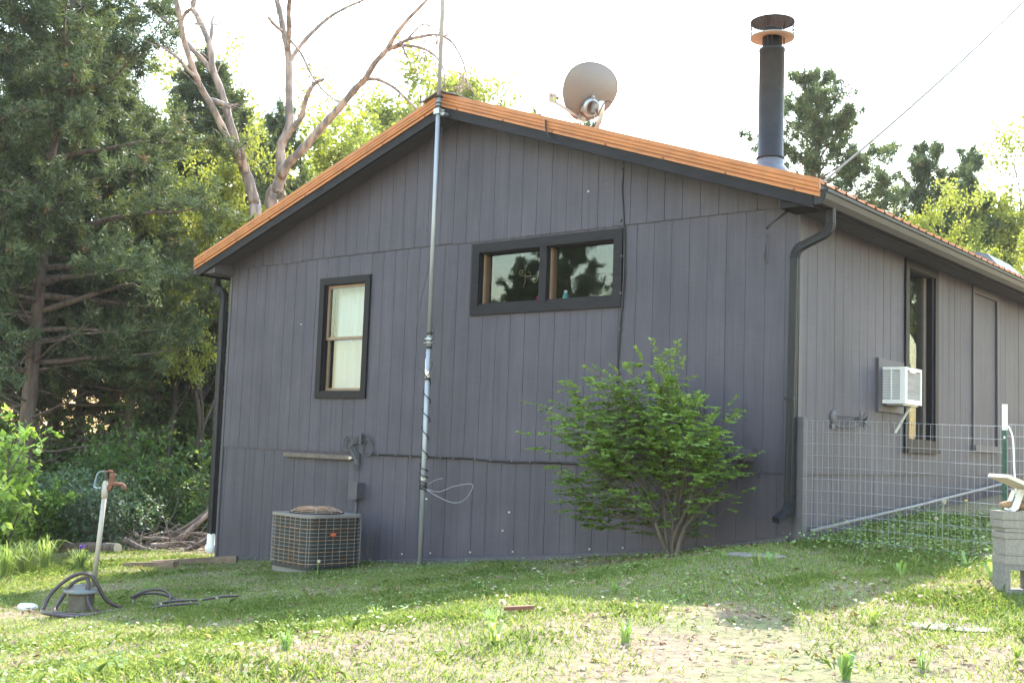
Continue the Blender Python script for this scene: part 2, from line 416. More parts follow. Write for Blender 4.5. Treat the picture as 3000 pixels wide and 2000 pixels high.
PITCHB, GAP = .2032, .0055
def boards(fn, parent, u0, u1, w0f, w1f, holes, d0, d1, phase=0., jitter=.0015):
    u = u0 + phase
    edges = [u0] + list(np.arange(u0+(phase if phase > .03 else PITCHB), u1-.04, PITCHB)) + [u1]
    for a, b in zip(edges, edges[1:]):
        mb = MB(); j = random.uniform(-jitter, jitter)
        a2, b2 = a + GAP/2, b - GAP/2
        cuts = [h for h in holes if h[0] < b2 and h[1] > a2]
        if cuts:
            for p, q, c, d in columns(a2, b2, w0f(a2), w1f(a2), cuts):
                m1 = MB(); quadbox(m1, fn, p, q, c, d, d0, d1+j); obj('siding_board', m1, SIDING, parent)
        else:
            xs = [a2, b2] if not (fn is GAB and a2 < RX < b2) else [a2, RX, b2]
            for p, q in zip(xs, xs[1:]):
                if w1f(p) - w0f(p) > .01 or w1f(q)-w0f(q) > .01:
                    wb = min(w0f(p), w0f(q))
                    quadbox(mb, fn, p, q, wb, 0, d0, d1+j, (max(w1f(p), wb+.002), max(w1f(q), wb+.002)))
        if mb.v: obj('siding_board', mb, SIDING, parent)
lowz = lambda u: gz(u, -.02)-.12
boards(GAB, gwall, .035, W-.02, lowz, lambda u: ZM-.004, [], -.0225, -.012, .07)
boards(GAB, gwall, .035, W-.02, lambda u: ZM-.012, lambda u: ZT-.003, [WIN1, WIN2], -.0105, .0, .13)
boards(GAB, gwall, .03, W-.02, lambda u: ZT-.012+.018*(1 if 1.5 < u < 4.2 else 0), lambda u: max(soffit_z(u)+.01, ZT), [], .0015, .0125, .05)
boards(SID, swall, .06, 9.5, lambda u: gz(W+.05, u)-.1, lambda u: ZM-.004, [], -.0225, -.012, .12)
boards(SID, swall, .06, 9.5, lambda u: ZM-.012, lambda u: 4.06, [WIN3, (4.93, 5.86, 2.06, 3.95)], -.0105, .0, .12)
# corner boards and base skirt
cb = MB().box(-.012, .032, -.008, .10, -.1, 4.14); obj('corner_board', cb, GREYP, house)
obj('corner_board', MB().box(W-.018, W+.012, -.0085, .058, .7, 4.06), GREYP, house)
bx = [(2.3, .365), (3.1, .443), (3.66, .506), (5.49, .715), (7.08, .911), (8.35, 1.14)]
mb = MB()
for (a, za), (b, zb) in zip(bx, bx[1:]):
    mb.add([(a,.016,za-.26),(b,.016,zb-.26),(b,.016,zb),(a,.016,za),(a,-.022,za-.26),(b,-.022,zb-.26),(b,-.022,zb-.012),(a,-.022,za-.012)],
           [(4,5,6,7),(7,6,2,3),(0,4,7,3),(1,2,6,5)])
obj('base_skirt', mb, GREYP, house)
# paint specks on the wall
for k, (x, z) in enumerate([(6.96, 1.03), (5.13, 1.13), (5.05, .93), (1.55, 3.3), (3.9, 1.2), (5.95, 5.02), (6.05, 4.52), (3.55, .55), (4.0, .6), (4.6, .66), (5.2, .72), (6.2, .83), (6.6, .88)]):
    obj('paint_fleck', MB().box(x, x+random.uniform(.008, .018), -.028, -.012, z, z+random.uniform(.01, .02)), SPOT, house)

# roof: deck, rake fascia, ribbed panels, rake trim, ridge cap
deck = MB()
for s in (-1, 1):
    xe = RX + s*4.55
    for (y0, y1) in ((-OH+.035, HL+OH),):
        t0, t1 = RZ-.03, RZ-.03-SL*4.55
        vs = [(RX,y0,t0),(xe,y0,t1),(xe,y1,t1),(RX,y1,t0),(RX,y0,t0-.13),(xe,y0,t1-.11),(xe,y1,t1-.11),(RX,y1,t0-.13)]
        deck.add(vs, [(0,1,2,3),(7,6,5,4),(0,4,5,1),(2,6,7,3),(1,5,6,2)])
roof = obj('roof', deck, SOFF, house)
def rib_profile(wid):
    p = []
    k = 0
    while k < wid-1e-6:
        p += [(k, 0), (k+.085, 0), (k+.10, .026), (k+.128, .026), (k+.143, 0)]; k += .2286
    return [q for q in p if q[0] <= wid] + [(wid, 0)]
prof = rib_profile(.9144); y = -OH+.002
shared = {}
while y < HL+OH-.1:
    for s in (-1, 1):
        if s not in shared:
            mb = MB(); n = len(prof); xe = s*4.572
            vs = [(0, u, h) for u, h in prof] + [(xe, u, h-SL*4.572) for u, h in prof]
            vs += [(xe, u, h-SL*4.572-.006) for u, h in prof] + [(0, u, h-.006) for u, h in prof]
            fs = [(i, i+1, n+i+1, n+i) for i in range(n-1)] + [(n+i, n+i+1, 2*n+i+1, 2*n+i) for i in range(n-1)] + [(2*n+i, 2*n+i+1, 3*n+i+1, 3*n+i) for i in range(n-1)]
            mb.add(vs, fs)
            me = bpy.data.meshes.new('roof_panel'); me.from_pydata(mb.v, [], mb.f); me.materials.append(ROOFM); shared[s] = me
        o = bpy.data.objects.new('roof_panel', shared[s]); link(o, roof, None)
        o.location = (0, y, RZ-.018)
    y += .9144
rp = [(-.07, .012), (.006, .012), (.006, -.030), (.013, -.034), (.006, -.041), (.006, -.069), (.013, -.073), (.006, -.080), (.006, -.104),
      (-.012, -.109), (-.012, -.119), (.001, -.124), (.001, -.147), (-.018, -.147), (-.018, 0), (-.07, 0)]
for s in (-1, 1):
    mb = MB(); mb.prism(rp, lambda o, h, w: (RX+s*w, -OH-o, RZ+h-SL*w), 0, 4.572)
    rt = obj('rake_trim', mb, ORANGE, house)
    for k in range(7):
        w = .25+k*.68; c = (RX+s*w, -OH-.001, RZ-.136-SL*w)
        obj('trim_screw', MB().lathe(c, [(.011, 0), (.011, .004), (.006, .008), (0, .008)], 8, (0, -1, 0)), RUST, rt)
    mb = MB(); mb.prism([(-.016, -.03), (-.05, -.03), (-.05, -.255), (-.016, -.255)], lambda o, h, w: (RX+s*w, -OH-o, RZ+h-SL*w), 0, 4.50)
    obj('rake_fascia', mb, TRIMH, house)
    mb = MB(); mb.prism([(-.0505, -.19), (-.36, -.19), (-.36, -.20), (-.0505, -.20)], lambda o, h, w: (RX+s*w, -OH-o, RZ+h-SL*w), .0, 4.36)
    obj('rake_soffit', mb, SOFF, house)
cap = MB(); cap.prism([(-.27, -.27*SL), (0, .0), (.27, -.27*SL), (.27, -.27*SL-.012), (.0, -.012), (-.27, -.27*SL-.012)],
                      lambda u, v, w: (RX+u, w, RZ+.035+v), -OH-.05, HL+OH)
obj('ridge_cap', cap, M('dark_ridge_metal', (.20, .17, .14), .4, var=.1), house)

# eaves: boxed soffit, fascia, gutter, boxed end towards the gable
def gutter_profile(s):   # K style, open top
    return [(0, .0), (.0, -.125), (.075*s, -.125), (.105*s, -.08), (.115*s, -.03), (.125*s, -.022), (.125*s, 0), (.118*s, 0), (.118*s, -.018), (.1*s, -.07), (.07*s, -.118), (.006*s, -.118), (.006*s, 0)]
for s, xw, xf, yg in ((1, W, 8.70, -OH+.02), (-1, 0, -.273, -OH+.02)):
    x0, x1 = sorted((xw+s*.006, xf))
    obj('eave_soffit', MB().box(x0, x1, -OH+.06, HL+OH-.1, 4.052, 4.075), SOFF, house)
    obj('eave_fascia', MB().box(*sorted((xf, xf+s*.022)), -OH+.04, HL+OH-.1, 4.02, 4.20), TRIM, house)
    g = MB(); g.prism(gutter_profile(s), lambda u, v, w: (xf+s*.0225+u, w, 4.165+v), yg, HL+OH-.05)
    gt = obj('gutter', g, GUTTB if s > 0 else GUTT, house)
    obj('gutter_lip', MB().box(*sorted((xf+s*.138, xf+s*.150)), yg, HL+OH-.05, 4.146, 4.171), GUTT, gt)
    g = MB(); g.prism([(0, 0), (0, -.127), (.076*s, -.127), (.117*s, -.03), (.127*s, 0)], lambda u, v, w: (xf+s*.0225+u, w, 4.166+v), yg-.006, yg+.0005)
    obj('gutter_end_cap', g, GUTT, gt)
    e = MB(); xa, xb = xw-s*.04, xf
    za, zb = roof_z(xa)-.19, roof_z(xb)-.16
    e.add([(xa,-OH+.058,4.045),(xb,-OH+.058,4.045),(xb,-OH+.058,zb),(xa,-OH+.058,za),(xa,-.005,4.045),(xb,-.005,4.045),(xb,-.005,zb),(xa,-.005,za)],
          [(0,1,2,3),(7,6,5,4),(0,4,5,1),(1,5,6,2),(2,6,7,3),(3,7,4,0)])
    obj('eave_return', e, TRIM if s > 0 else GREYP, house)

# downspouts: rectangular ribbed pipe
dprof = [(.036, -.026), (.036, -.010), (.032, -.007), (.032, .007), (.036, .010), (.036, .026), (.026, .03), (.012, .027), (-.012, .027), (-.026, .03), (-.036, .026), (-.036, -.026), (-.026, -.03), (-.012, -.027), (.012, -.027), (.026, -.03)]
def bend(p0, p1, p2, n=9):
    p0, p1, p2 = (np.array(q, float) for q in (p0, p1, p2))
    return [(1-t)**2*p0+2*t*(1-t)*p1+t*t*p2 for t in np.linspace(0, 1, n)]
def downspout(pts, mat, parent, k=1.):
    K = k
    P = []; S = []
    for i, p in enumerate(pts):
        p = np.array(p, float)
        if 0 < i < len(pts)-1:
            a = p + unit(np.array(pts[i-1])-p)*min(.085, np.linalg.norm(np.array(pts[i-1])-p)*.45)
            b = p + unit(np.array(pts[i+1])-p)*min(.085, np.linalg.norm(np.array(pts[i+1])-p)*.45)
            bb = bend(a, p, b, 15); P += bb; S += [1.05 + (.07 if k % 2 else -.05) for k in range(len(bb))]
        else: P.append(p); S.append(1.0)
    return obj('downspout', MB().sweep(P, dprof, [q*K for q in S], True, up=(1, 0, 0)), mat, parent)
d1 = downspout([(8.77, -.10, 4.05), (8.765, -.10, 3.84), (8.42, -.075, 3.71), (8.395, -.075, 1.36), (8.36, -.26, 1.285)], GUTT, house)
for z in (2.36, 1.50):
    obj('joint_band', MB().box(8.352, 8.440, -.113, -.038, z-.012, z+.012), GUTT, d1)
d2 = downspout(k=1.35, pts=[(-.335, -.01, 4.05), (-.335, -.01, 3.90), (-.13, -.01, 3.80), (-.105, -.01, .50)], mat=GUTT, parent=house)
obj('downspout_boot', MB().lathe((-.105, -.01, .24), [(.04, 0), (.07, .03), (.075, .1), (.055, .13), (.055, .27)], 14), WHITEP, d2, smooth=True)

# windows
def frame(mb_list, fn, o, wt, d0, d1, miter=True):
    u0, u1, w0, w1 = o
    pieces = [[(u0, w0), (u0+wt, w0+wt), (u0+wt, w1-wt), (u0, w1)], [(u1, w0), (u1, w1), (u1-wt, w1-wt), (u1-wt, w0+wt)],
              [(u0, w1), (u0+wt, w1-wt), (u1-wt, w1-wt), (u1, w1)], [(u0, w0), (u1, w0), (u1-wt, w0+wt), (u0+wt, w0+wt)]]
    for p in pieces:
        cu = sum(q[0] for q in p)/4; cw = sum(q[1] for q in p)/4
        p = [(cu+(a-cu)*.9985, cw+(b-cw)*.9985) for a, b in p]
        m = MB(); m.prism(p, lambda u, w, d: fn(u, w, d), d0, d1); mb_list.append(m)
def window(name, fn, hole, trim, tw, tmat, td=.026):
    u0, u1, w0, w1 = hole
    win = obj(name, jamb(fn, hole), tmat, house)
    L = []; frame(L, fn, trim, tw, -.004, td)
    for m in L: obj('trim_board', m, tmat, win)
    return win
def jamb(fn, h, t=.02, back=-.17, front=-.006):
    u0, u1, w0, w1 = h; m = MB()
    quadbox(m, fn, u0-.001, u0+t, w0, w1, back, front); quadbox(m, fn, u1-t, u1+.001, w0, w1, back, front)
    quadbox(m, fn, u0+t, u1-t, w1-t, w1+.001, back, front); quadbox(m, fn, u0+t, u1-t, w0-.001, w0+t, back, front)
    return m
# tall double hung window
w1 = window('window', GAB, WIN1, (1.886, 2.808, 2.352, 3.875), .088, TRIM)
w1['label'] = 'tall double hung window with brown sashes and white curtain'
def sash(fn, parent, u0, u1, z0, z1, dep, mat, rail=.035, th=.028):
    m = MB()
    for a, b, c, d in ((u0, u0+rail, z0, z1), (u1-rail, u1, z0, z1)): quadbox(m, fn, a, b, c, d, dep-th, dep)
    for c, d in ((z0, z0+rail), (z1-rail, z1)): quadbox(m, fn, u0+rail, u1-rail, c, d, dep-th, dep-.001)
    s = obj('sash', m, mat, parent)
    g = MB(); quadbox(g, fn, u0+rail-.004, u1-rail+.004, z0+rail-.004, z1-rail+.004, dep-th*.6, dep-th*.6+.004)
    obj('pane', g, GLASS, parent)
    return s
sash(GAB, w1, 1.992, 2.705, 3.09, 3.78, -.03, ALMOND)
sash(GAB, w1, 1.992, 2.705, 2.45, 3.125, -.062, ALMOND)
# wide fixed window in two lights
w2 = window('window', GAB, WIN2, (4.467, 6.505, 3.290, 4.100), .105, TRIMH, .03)
w2['label'] = 'wide two pane window reflecting trees under the gable'
m = MB(); quadbox(m, GAB, 5.435, 5.53, 3.39, 4.01, -.10, .022); obj('mullion', m, TRIM, w2)
for u0, u1 in ((4.58, 5.435), (5.53, 6.387)):
    m = MB(); quadbox(m, GAB, u0, u1, 3.42, 3.985, -.088, -.084); obj('pane', m, GLASS, w2)
    m = MB(); quadbox(m, GAB, u0, u0+.012, 3.42, 3.985, -.16, -.0885); obj('inner_jamb', m, WOODB, w2)
    m = MB(); quadbox(m, GAB, u0+.0005, u0+.018, 3.42, 3.985, -.084, -.05); obj('stop_bead', m, ALMOND, w2)
obj('window_shelf', MB().box(4.5, 6.45, .142, .30, 3.375, 3.395), WOODB, w2)
# tall narrow window on the side wall
w3 = window('window', SID, WIN3, (2.60, 3.62, 1.97, 4.04), .10, TRIM, .024)
w3['label'] = 'tall narrow window behind the white air conditioner'
m = MB(); quadbox(m, SID, 2.735, 3.475, 2.085, 3.925, -.088, -.082); obj('pane', m, GLASS, w3)
m = MB(); quadbox(m, SID, 3.40, 3.48, 2.08, 3.93, -.16, -.07); obj('sash', m, M('taupe_sash', (.16, .13, .115), .5), w3)
m = MB(); quadbox(m, SID, 2.60, 3.62, 1.93, 1.969, -.002, .05); obj('sill', m, TRIM, w3)
# boarded-over window on the side wall
bw = MB(); quadbox(bw, SID, 4.93, 5.86, 2.06, 3.95, -.045, -.022)
bo = obj('boarded_window', bw, GREYP, house); bo['label'] = 'window opening boarded over with grey panel'
for a, b, c, d in ((4.88, 4.93, 2.06, 4.04), (5.86, 5.91, 2.06, 4.04), (4.93, 5.86, 3.95, 4.04)):
    m = MB(); quadbox(m, SID, a, b, c, d, -.012, .022); obj('trim_board', m, GREYP, bo)
m = MB(); quadbox(m, SID, 4.86, 5.93, 1.99, 2.06, -.012, .055); obj('sill', m, GREYP, bo)

# vent, junction box, meter box, ledger strip, all fixed to the wall
v = obj('wall_vent', MB().box(7.33, 7.47, -.018, .004, 2.19, 2.33), GREYP, house)
for k in range(6):
    z = 2.21+k*.018
    obj('louver', MB().add([(7.345,-.0185,z),(7.455,-.0185,z),(7.455,-.034,z+.003),(7.345,-.034,z+.003),(7.345,-.0185,z+.009),(7.455,-.0185,z+.009)],
                           [(0,1,2,3),(3,2,5,4),(0,3,4),(1,5,2)]), GREYP, v)
obj('junction_box', MB().box(7.80, 8.03, -.085, .004, 1.79, 1.905), GREYP, house)
eb = obj('disconnect_box', MB().box(2.70, 2.84, -.10, .013, 1.145, 1.335), GREYP, house)
obj('box_cover', MB().box(2.693, 2.847, -.112, -.1005, 1.14, 1.345), GREYP, eb)
obj('conduit', MB().tube([(2.775, -.045, 1.15), (2.775, -.05, .95), (2.765, -.07, .6), (2.76, -.12, .42)], .02, 8), GREYP, eb, smooth=True)
lt = MB().box(1.37, 2.60, -.045, .012, 1.605, 1.655)
lg = obj('ledger_strip', lt, M('weathered_strip', (.15, .12, .10), .85, var=.25, scale=12), house)
obj('split_end', MB().add([(2.60,-.045,1.605),(2.60,-.045,1.65),(2.66,-.03,1.628),(2.60,-.01,1.605),(2.60,-.01,1.65)], [(0,2,1),(0,3,2),(1,2,4),(2,3,4)]), CUT, lg)

# chimney flue (stands on the right roof slope)
cx, cy = 7.69, .86; zr = roof_z(cx)
fl = obj('chimney_pipe', MB().lathe((cx, cy, zr), [(.128, .20), (.128, .24), (.132, .245), (.132, .26), (.128, .265), (.128, 1.35), (.133, 1.355), (.133, 1.38), (.128, 1.385), (.10, 1.39), (.10, 1.59)], 32), FLUE, house, smooth=True)
obj('flue_flashing', MB().lathe((cx, cy, zr-.08), [(.30, 0), (.235, .12), (.15, .23), (.137, .245), (.137, .30), (.128, .31)], 32), M('grey_flashing', (.12, .12, .135), .4, metal=.3), fl, smooth=True)
obj('storm_collar', MB().lathe((cx, cy, zr+.23), [(.129, .02), (.145, 0), (.146, .004), (.129, .03)], 32), FLUE, fl, smooth=True)
obj('cap_lid', MB().lathe((cx, cy, zr+1.67), [(0, .024), (.19, .014), (.225, 0), (.227, -.01), (.22, -.008), (.0, -.008)], 32), FLUE, fl, smooth=True)
obj('cap_base', MB().lathe((cx, cy, zr+1.50), [(.1, 0), (.224, -.006), (.226, .006), (.1, .008)], 32), M('pinkish_galvanised', (.30, .27, .26), .6, metal=.0), fl, smooth=True)
mesh = MB()
for k in range(46):                                        # expanded metal screen: two sets of slanted strands
    for s in (-1, 1):
        pts = [(cx+.222*math.cos(a), cy+.222*math.sin(a), zr+1.505+.16*t) for t in (0, .5, 1) for a in [2*math.pi*k/46+s*.30*t]]
        mesh.tube(pts, .0022, 4, False)
tag(obj('spark_screen', mesh, FLUE, fl), kind='stuff')
for a in (.6, 2.7, 4.8):
    obj('cap_strut', MB().tube([(cx+.12*math.cos(a), cy+.12*math.sin(a), zr+1.34), (cx+.12*math.cos(a), cy+.12*math.sin(a), zr+1.67)], .006, 5), FLUE, fl)
# small plumbing roof further back
sk = MB(); p = at(3010, 830, 16.2); zz = roof_z(8.3)
sk.add([(8.25,5.6,zz),(8.6,5.6,zz-.1),(8.6,6.9,zz-.1),(8.25,6.9,zz),(8.15,5.75,zz+.22),(8.35,5.75,zz+.17),(8.35,6.75,zz+.17),(8.15,6.75,zz+.22)],
       [(0,1,5,4),(1,2,6,5),(2,3,7,6),(3,0,4,7),(4,5,6,7)])
obj('roof_curb', sk, M('grey_roof_panel', (.10, .10, .10), .6), house)

# curtains and things on the sill, each resting inside the house
def curtain(name, x0, x1, y, z0, z1, mat, label, cat, amp=.018, wl=.07, fn=None):
    m = MB(); n = 40
    fn = fn or (lambda u, d, z: (u, d, z))
    for i in range(n+1):
        u = x0+(x1-x0)*i/n; a = amp*math.sin(2*math.pi*(u-x0)/wl+.8*math.sin(u*23))
        m.v += [fn(u, y+a, z0), fn(u, y+a*.8, (z0+z1)/2), fn(u, y+a*.5, z1)]
    for i in range(n):
        for k in (0, 1): m.f.append((3*i+k, 3*i+3+k, 3*i+4+k, 3*i+1+k))
    return tag(obj(name, m, mat, smooth=True), label, cat)
curtain('curtain', 1.93, 2.62, .21, 2.35, 3.85, CURT, 'white sheer curtain hanging inside the tall double hung window', 'curtain', .042, .15)
curtain('curtain', 2.95, 3.75, W-.23, 2.0, 3.05, BLUEC, 'blue curtain inside the tall narrow side window', 'curtain', .02, .12, fn=lambda u, d, z: (d, u, z))
obj('window_post', MB().box(1.80, 1.88, .16, .20, 2.4, 3.85), WOODB, w1)
pv = thing('flower_pot', (5.27, .22, 3.395), 'bright pink flowers in a small pot behind the left pane', 'flowers')
obj('pot', MB().lathe((5.27, .22, 3.395), [(.0, 0), (.022, 0), (.028, .05), (.024, .05), (.02, .01)], 14), M('glass_pot', (.3, .2, .22), .2), pv)
m = MB(); rg = np.random.default_rng(3)
for k in range(14):
    m.ball((5.27+rg.normal(0, .02), .22+rg.normal(0, .015), 3.47+rg.normal(0, .018)), .018, 6, 4)
obj('blossom', m, PINK, pv)
bt = thing('bottle', (5.62, .22, 3.395), 'teal bottle standing behind the right pane', 'bottle')
obj('bottle_body', MB().lathe((5.62, .22, 3.395), [(0, 0), (.035, 0), (.036, .07), (.03, .10), (.018, .115)], 18), TEAL, bt, smooth=True)
obj('bottle_cap', MB().lathe((5.62, .22, 3.508), [(.018, 0), (.018, .03), (0, .03)], 12), WHITEP, bt)
m = MB()
def spiral(c, r0, turns, a0, s=1):
    return [(c[0]+s*r*math.cos(a), .175, c[1]+r*math.sin(a)) for t in np.linspace(0, 1, 22) for r in [r0*(1-.75*t)] for a in [a0+2*math.pi*turns*t]]
for c, r0, tn, a0, s in (((5.03, 3.77), .035, 1.1, -1.2, -1), ((5.13, 3.75), .05, .9, 2.9, 1), ((5.22, 3.68), .045, 1.15, 2.0, -1)): m.tube(spiral(c, r0, tn, a0, s), .004, 5)
m.tube([(5.02, .175, 3.735), (5.08, .175, 3.73), (5.09, .175, 3.66), (5.06, .175, 3.60)], .004, 5); m.tube([(5.08, .175, 3.73), (5.17, .175, 3.715), (5.22, .175, 3.725)], .004, 5)
tag(obj('scroll_hanger', m, M('tan_wrought_wire', (.35, .27, .13), .5, metal=.3), smooth=True), 'tan wire scroll ornament hanging inside the left pane', 'ornament')
# ---------------------------------------------------------------- things fixed to or standing by the house
def curve_pts(P, n=8):
    """Smooth polyline through points (Catmull-Rom)."""
    P = [np.array(p, float) for p in P]; Q = [2*P[0]-P[1]] + P + [2*P[-1]-P[-2]]; out = []
    for i in range(1, len(Q)-2):
        for t in np.linspace(0, 1, n, endpoint=False):
            a, b, c, d = Q[i-1:i+3]
            out.append(.5*((2*b)+(-a+c)*t+(2*a-5*b+4*c-d)*t*t+(-a+3*b-3*c+d)*t**3))
    return out + [P[-1]]

# satellite dish on the roof
D0 = np.array([5.42, .80, 5.93]); zb = roof_z(5.44)
dish = thing('satellite_dish', (5.44, .85, zb), 'large grey satellite dish seen from behind on the roof slope', 'satellite dish')
view = unit(D0-CAM); rt = unit(np.cross(view, (0, 0, 1))); upv = np.cross(rt, view)
nrm = unit(view*math.cos(R(36)) - rt*math.sin(R(36)) + upv*.10)
e1 = unit(np.cross(nrm, (0, 0, 1))); e2 = np.cross(e1, nrm)
def dish_pt(rho, th, off=0):
    a = .375*(1+.03*math.cos(th)); b = .335 if math.sin(th) > 0 else .335
    u = a*math.cos(th)*(1 + .16*math.sin(th)); v = b*math.sin(th)
    u = u + .035*math.sin(th)
    return D0 + e1*u*rho + e2*v*rho + nrm*(.085*rho*rho - .085 + off)
m = MB(); NT, NR = 48, 10
for off in (0, -.006):
    for k in range(NR+1): m.v += [tuple(dish_pt(k/NR, 2*math.pi*i/NT, off)) for i in range(NT)]
for sft in (0, (NR+1)*NT):
    for k in range(NR):
        m.f += [(sft+k*NT+i, sft+(k+1)*NT+i, sft+(k+1)*NT+(i+1) % NT, sft+k*NT+(i+1) % NT) for i in range(NT)]
obj('reflector', m, DISHB, dish, smooth=True)
obj('rim', MB().tube([dish_pt(1.0, 2*math.pi*i/60, -.004) for i in range(61)], .007, 6, False), M('dish_rim', (.16, .15, .16), .5), dish, smooth=True)
hub = D0 - e2*.17 + rt*.0 - nrm*.12
rg_ = MB(); rg_.lathe(hub, [(.105, .02), (.105, -.02), (.075, -.03), (.07, .01)], 28, nrm); obj('back_ring', rg_, GALV, dish, smooth=True)
for a in (95, 20, 200, 300):
    c = hub + (e1*math.cos(R(a))+e2*math.sin(R(a)))*.115
    bl = obj('ring_lug', MB().obox(c, e1*.018, e2*.026, nrm*.012), GALV, dish)
    obj('bolt', MB().lathe(c-nrm*.02, [(.011, 0), (.011, -.012), (0, -.014)], 8, nrm), GALV, bl)
obj('az_el_bracket', MB().obox(hub-nrm*.05+rt*.02, e1*.035, e2*.05, nrm*.035), GALV, dish)
pt = np.array([5.44, .85, zb]) ; top = hub - nrm*.07 + rt*.075 + np.array([0, 0, .03])
obj('mast', MB().tube([pt+(0, 0, -.05), (top[0], top[1], top[2]-.12), top], .028, 12), GALV, dish, smooth=True)
obj('mast_sleeve', MB().tube([top+(0, 0, -.10), top+(0, 0, .05)], .036, 12), WHITEP, dish, smooth=True)
obj('foot_plate', MB().obox(pt+(0, 0, .0), (.11, 0, -.11*SL), (0, .07, 0), (.004, 0, .012)), GALV, dish)
foot = D0 - e2*.30 - rt*.06 - nrm*.04; lnb = at(1627, 300, 12.75)
obj('feed_arm', MB().sweep([foot - nrm*.03 + rt*.03, foot, lnb+(lnb-foot)*0], [(.013, .016), (.013, -.016), (-.013, -.016), (-.013, .016)]), M('arm_paint', (.45, .42, .42), .45), dish)
obj('arm_clamp', MB().obox(foot+rt*.02, unit(lnb-foot)*.06, e2*.03, np.cross(unit(lnb-foot), e2)*.025), GALV, dish)
fd = unit(D0-lnb)
fh = obj('feed_housing', MB().obox(lnb+upv*.045-rt*.03, rt*.045-upv*.012, upv*.055, view*.03), M('feed_plastic', (.36, .35, .35), .5), dish)
obj('feed_horn', MB().lathe(lnb+upv*.045+rt*.02, [(.02, 0), (.03, .05), (.03, .055), (0, .055)], 16, fd), WHITEP, dish, smooth=True)
obj('sticker', MB().obox(lnb+upv*.035-rt*.012-view*.0315, rt*.014, upv*.014, view*.001), FEEDG, fh)
obj('label_strip', MB().obox(lnb+upv*.07-rt*.045-view*.0315, rt*.012, upv*.004, view*.001), DARK, fh)
obj('coax_loop', MB().tube(curve_pts([hub-nrm*.09, hub-nrm*.16-e2*.05, hub-nrm*.16+rt*.05+e2*.09, hub-nrm*.17+rt*.16+e2*.06, hub-nrm*.17+rt*.17-e2*.10, pt+(0.03, -.03, .14), pt+(0, -.05, .06)]), .006, 6), BLACKC, dish, smooth=True)

# antenna mast in front of the gable
MX, MY = 3.985, -.16
mast = thing('antenna_mast', (MX, MY, gz(MX, MY)), 'tall grey pole mast standing before the gable and rising past the ridge', 'mast')
def mp(z): t = (z-.5)/5.1; return np.array([MX+.255*t, MY-.285*t, z])
obj('lower_pole', MB().tube([mp(.35), mp(3.05)], .029, 14), MASTG, mast, smooth=True)
obj('middle_pole', MB().tube([mp(3.05), mp(5.75)], .0255, 14), MASTG, mast, smooth=True)
obj('upper_pole', MB().tube([mp(5.75), mp(9.8)], .026, 12), M('pale_mast_metal', (.46, .46, .50), .4, metal=.3), mast, smooth=True)
for z, r, h in ((3.06, .04, .02), (3.0, .048, .016), (2.96, .06, .006), (2.90, .036, .03), (2.55, .04, .018)):
    obj('pole_collar', MB().lathe(mp(z), [(.02, 0), (r, 0), (r, h), (.02, h)], 14), GALV if r > .045 else BLACKC, mast)
obj('tape_wrap', MB().lathe(mp(2.58), [(.031, 0), (.034, .05), (.033, .12), (.035, .2), (.031, .21)], 12), FOIL, mast)
obj('paper_tag', MB().lathe(mp(1.43), [(.0305, 0), (.0305, .14)], 12), M('cream_paper', (.7, .68, .58), .8), mast)
for z, r in ((5.73, .05), (5.66, .036), (5.62, .036)):
    obj('pole_collar', MB().lathe(mp(z), [(.02, 0), (r, .003), (r, .014), (.02, .017)], 14), BLACKC, mast)
cl = obj('ridge_clamp', MB().obox(mp(5.57), (.042, 0, 0), (0, .036, 0), (0, 0, .03)), GALV, mast)
obj('clamp_arm', MB().box(mp(5.57)[0]-.01, mp(5.57)[0]+.09, mp(5.57)[1], -.36, 5.53, 5.555), GALV, cl)
for dz in (0, -.05): obj('bolt', MB().tube([mp(5.57+dz)+(.06, -.01, 0), mp(5.57+dz)+(.10, -.01, 0)], .006, 6), GALV, cl)
pts = []
for k in range(220):
    t = k/219; z = 2.75-1.45*t; a = 2*math.pi*(7*t + 2.2*max(0, (t-.82)/.18)); c = mp(z); rr = .036+.012*abs(math.sin(7*t+2))
    pts.append(c+(rr*math.cos(a), rr*math.sin(a), 0))
obj('spiral_cable', MB().tube(pts, .006, 5), BLACKC, mast, smooth=True)
pts = [mp(1.33+.012*k/6)+(.042*math.cos(k*.8), .042*math.sin(k*.8), .012*math.sin(k)) for k in range(30)]
obj('cable_coil', MB().tube(pts, .0065, 5), BLACKC, mast, smooth=True)
obj('loose_cable', MB().tube(curve_pts([mp(5.5)+(-.03, .05, 0), mp(4.6)+(-.06, .1, 0), mp(3.9)+(-.15, .1, 0), mp(3.2)+(-.26, .06, 0), mp(2.75)+(-.19, .02, 0), mp(2.62)+(-.06, -.02, 0), mp(2.62)+(.05, -.03, 0), mp(2.9)+(.09, 0, 0), mp(3.1)+(.02, .05, 0)]), .0055, 5), GREYC, mast, smooth=True)
obj('loose_cable', MB().tube(curve_pts([mp(5.4)+(.01, .06, 0), mp(4.2)+(-.055, .06, 0), mp(3.4)+(-.05, .05, 0), mp(3.1)+(.03, .04, 0)]), .005, 5), GREYC, mast, smooth=True)
obj('wire_tail', MB().tube(curve_pts([mp(1.33)+(.04, 0, 0), mp(1.31)+(.22, .03, 0), mp(1.38)+(.42, .06, 0), mp(1.41)+(.66, .09, 0), mp(1.25)+(.58, .07, 0), mp(1.20)+(.42, .05, 0), mp(1.26)+(.2, .02, 0), mp(1.33)+(.04, .0, 0)]), .0035, 5), GALV, mast, smooth=True)
obj('wire_tail', MB().tube(curve_pts([mp(1.36)+(.04, 0, 0), mp(1.43)+(.14, .03, 0), mp(1.46)+(.26, .04, 0)]), .003, 5), GALV, mast, smooth=True)

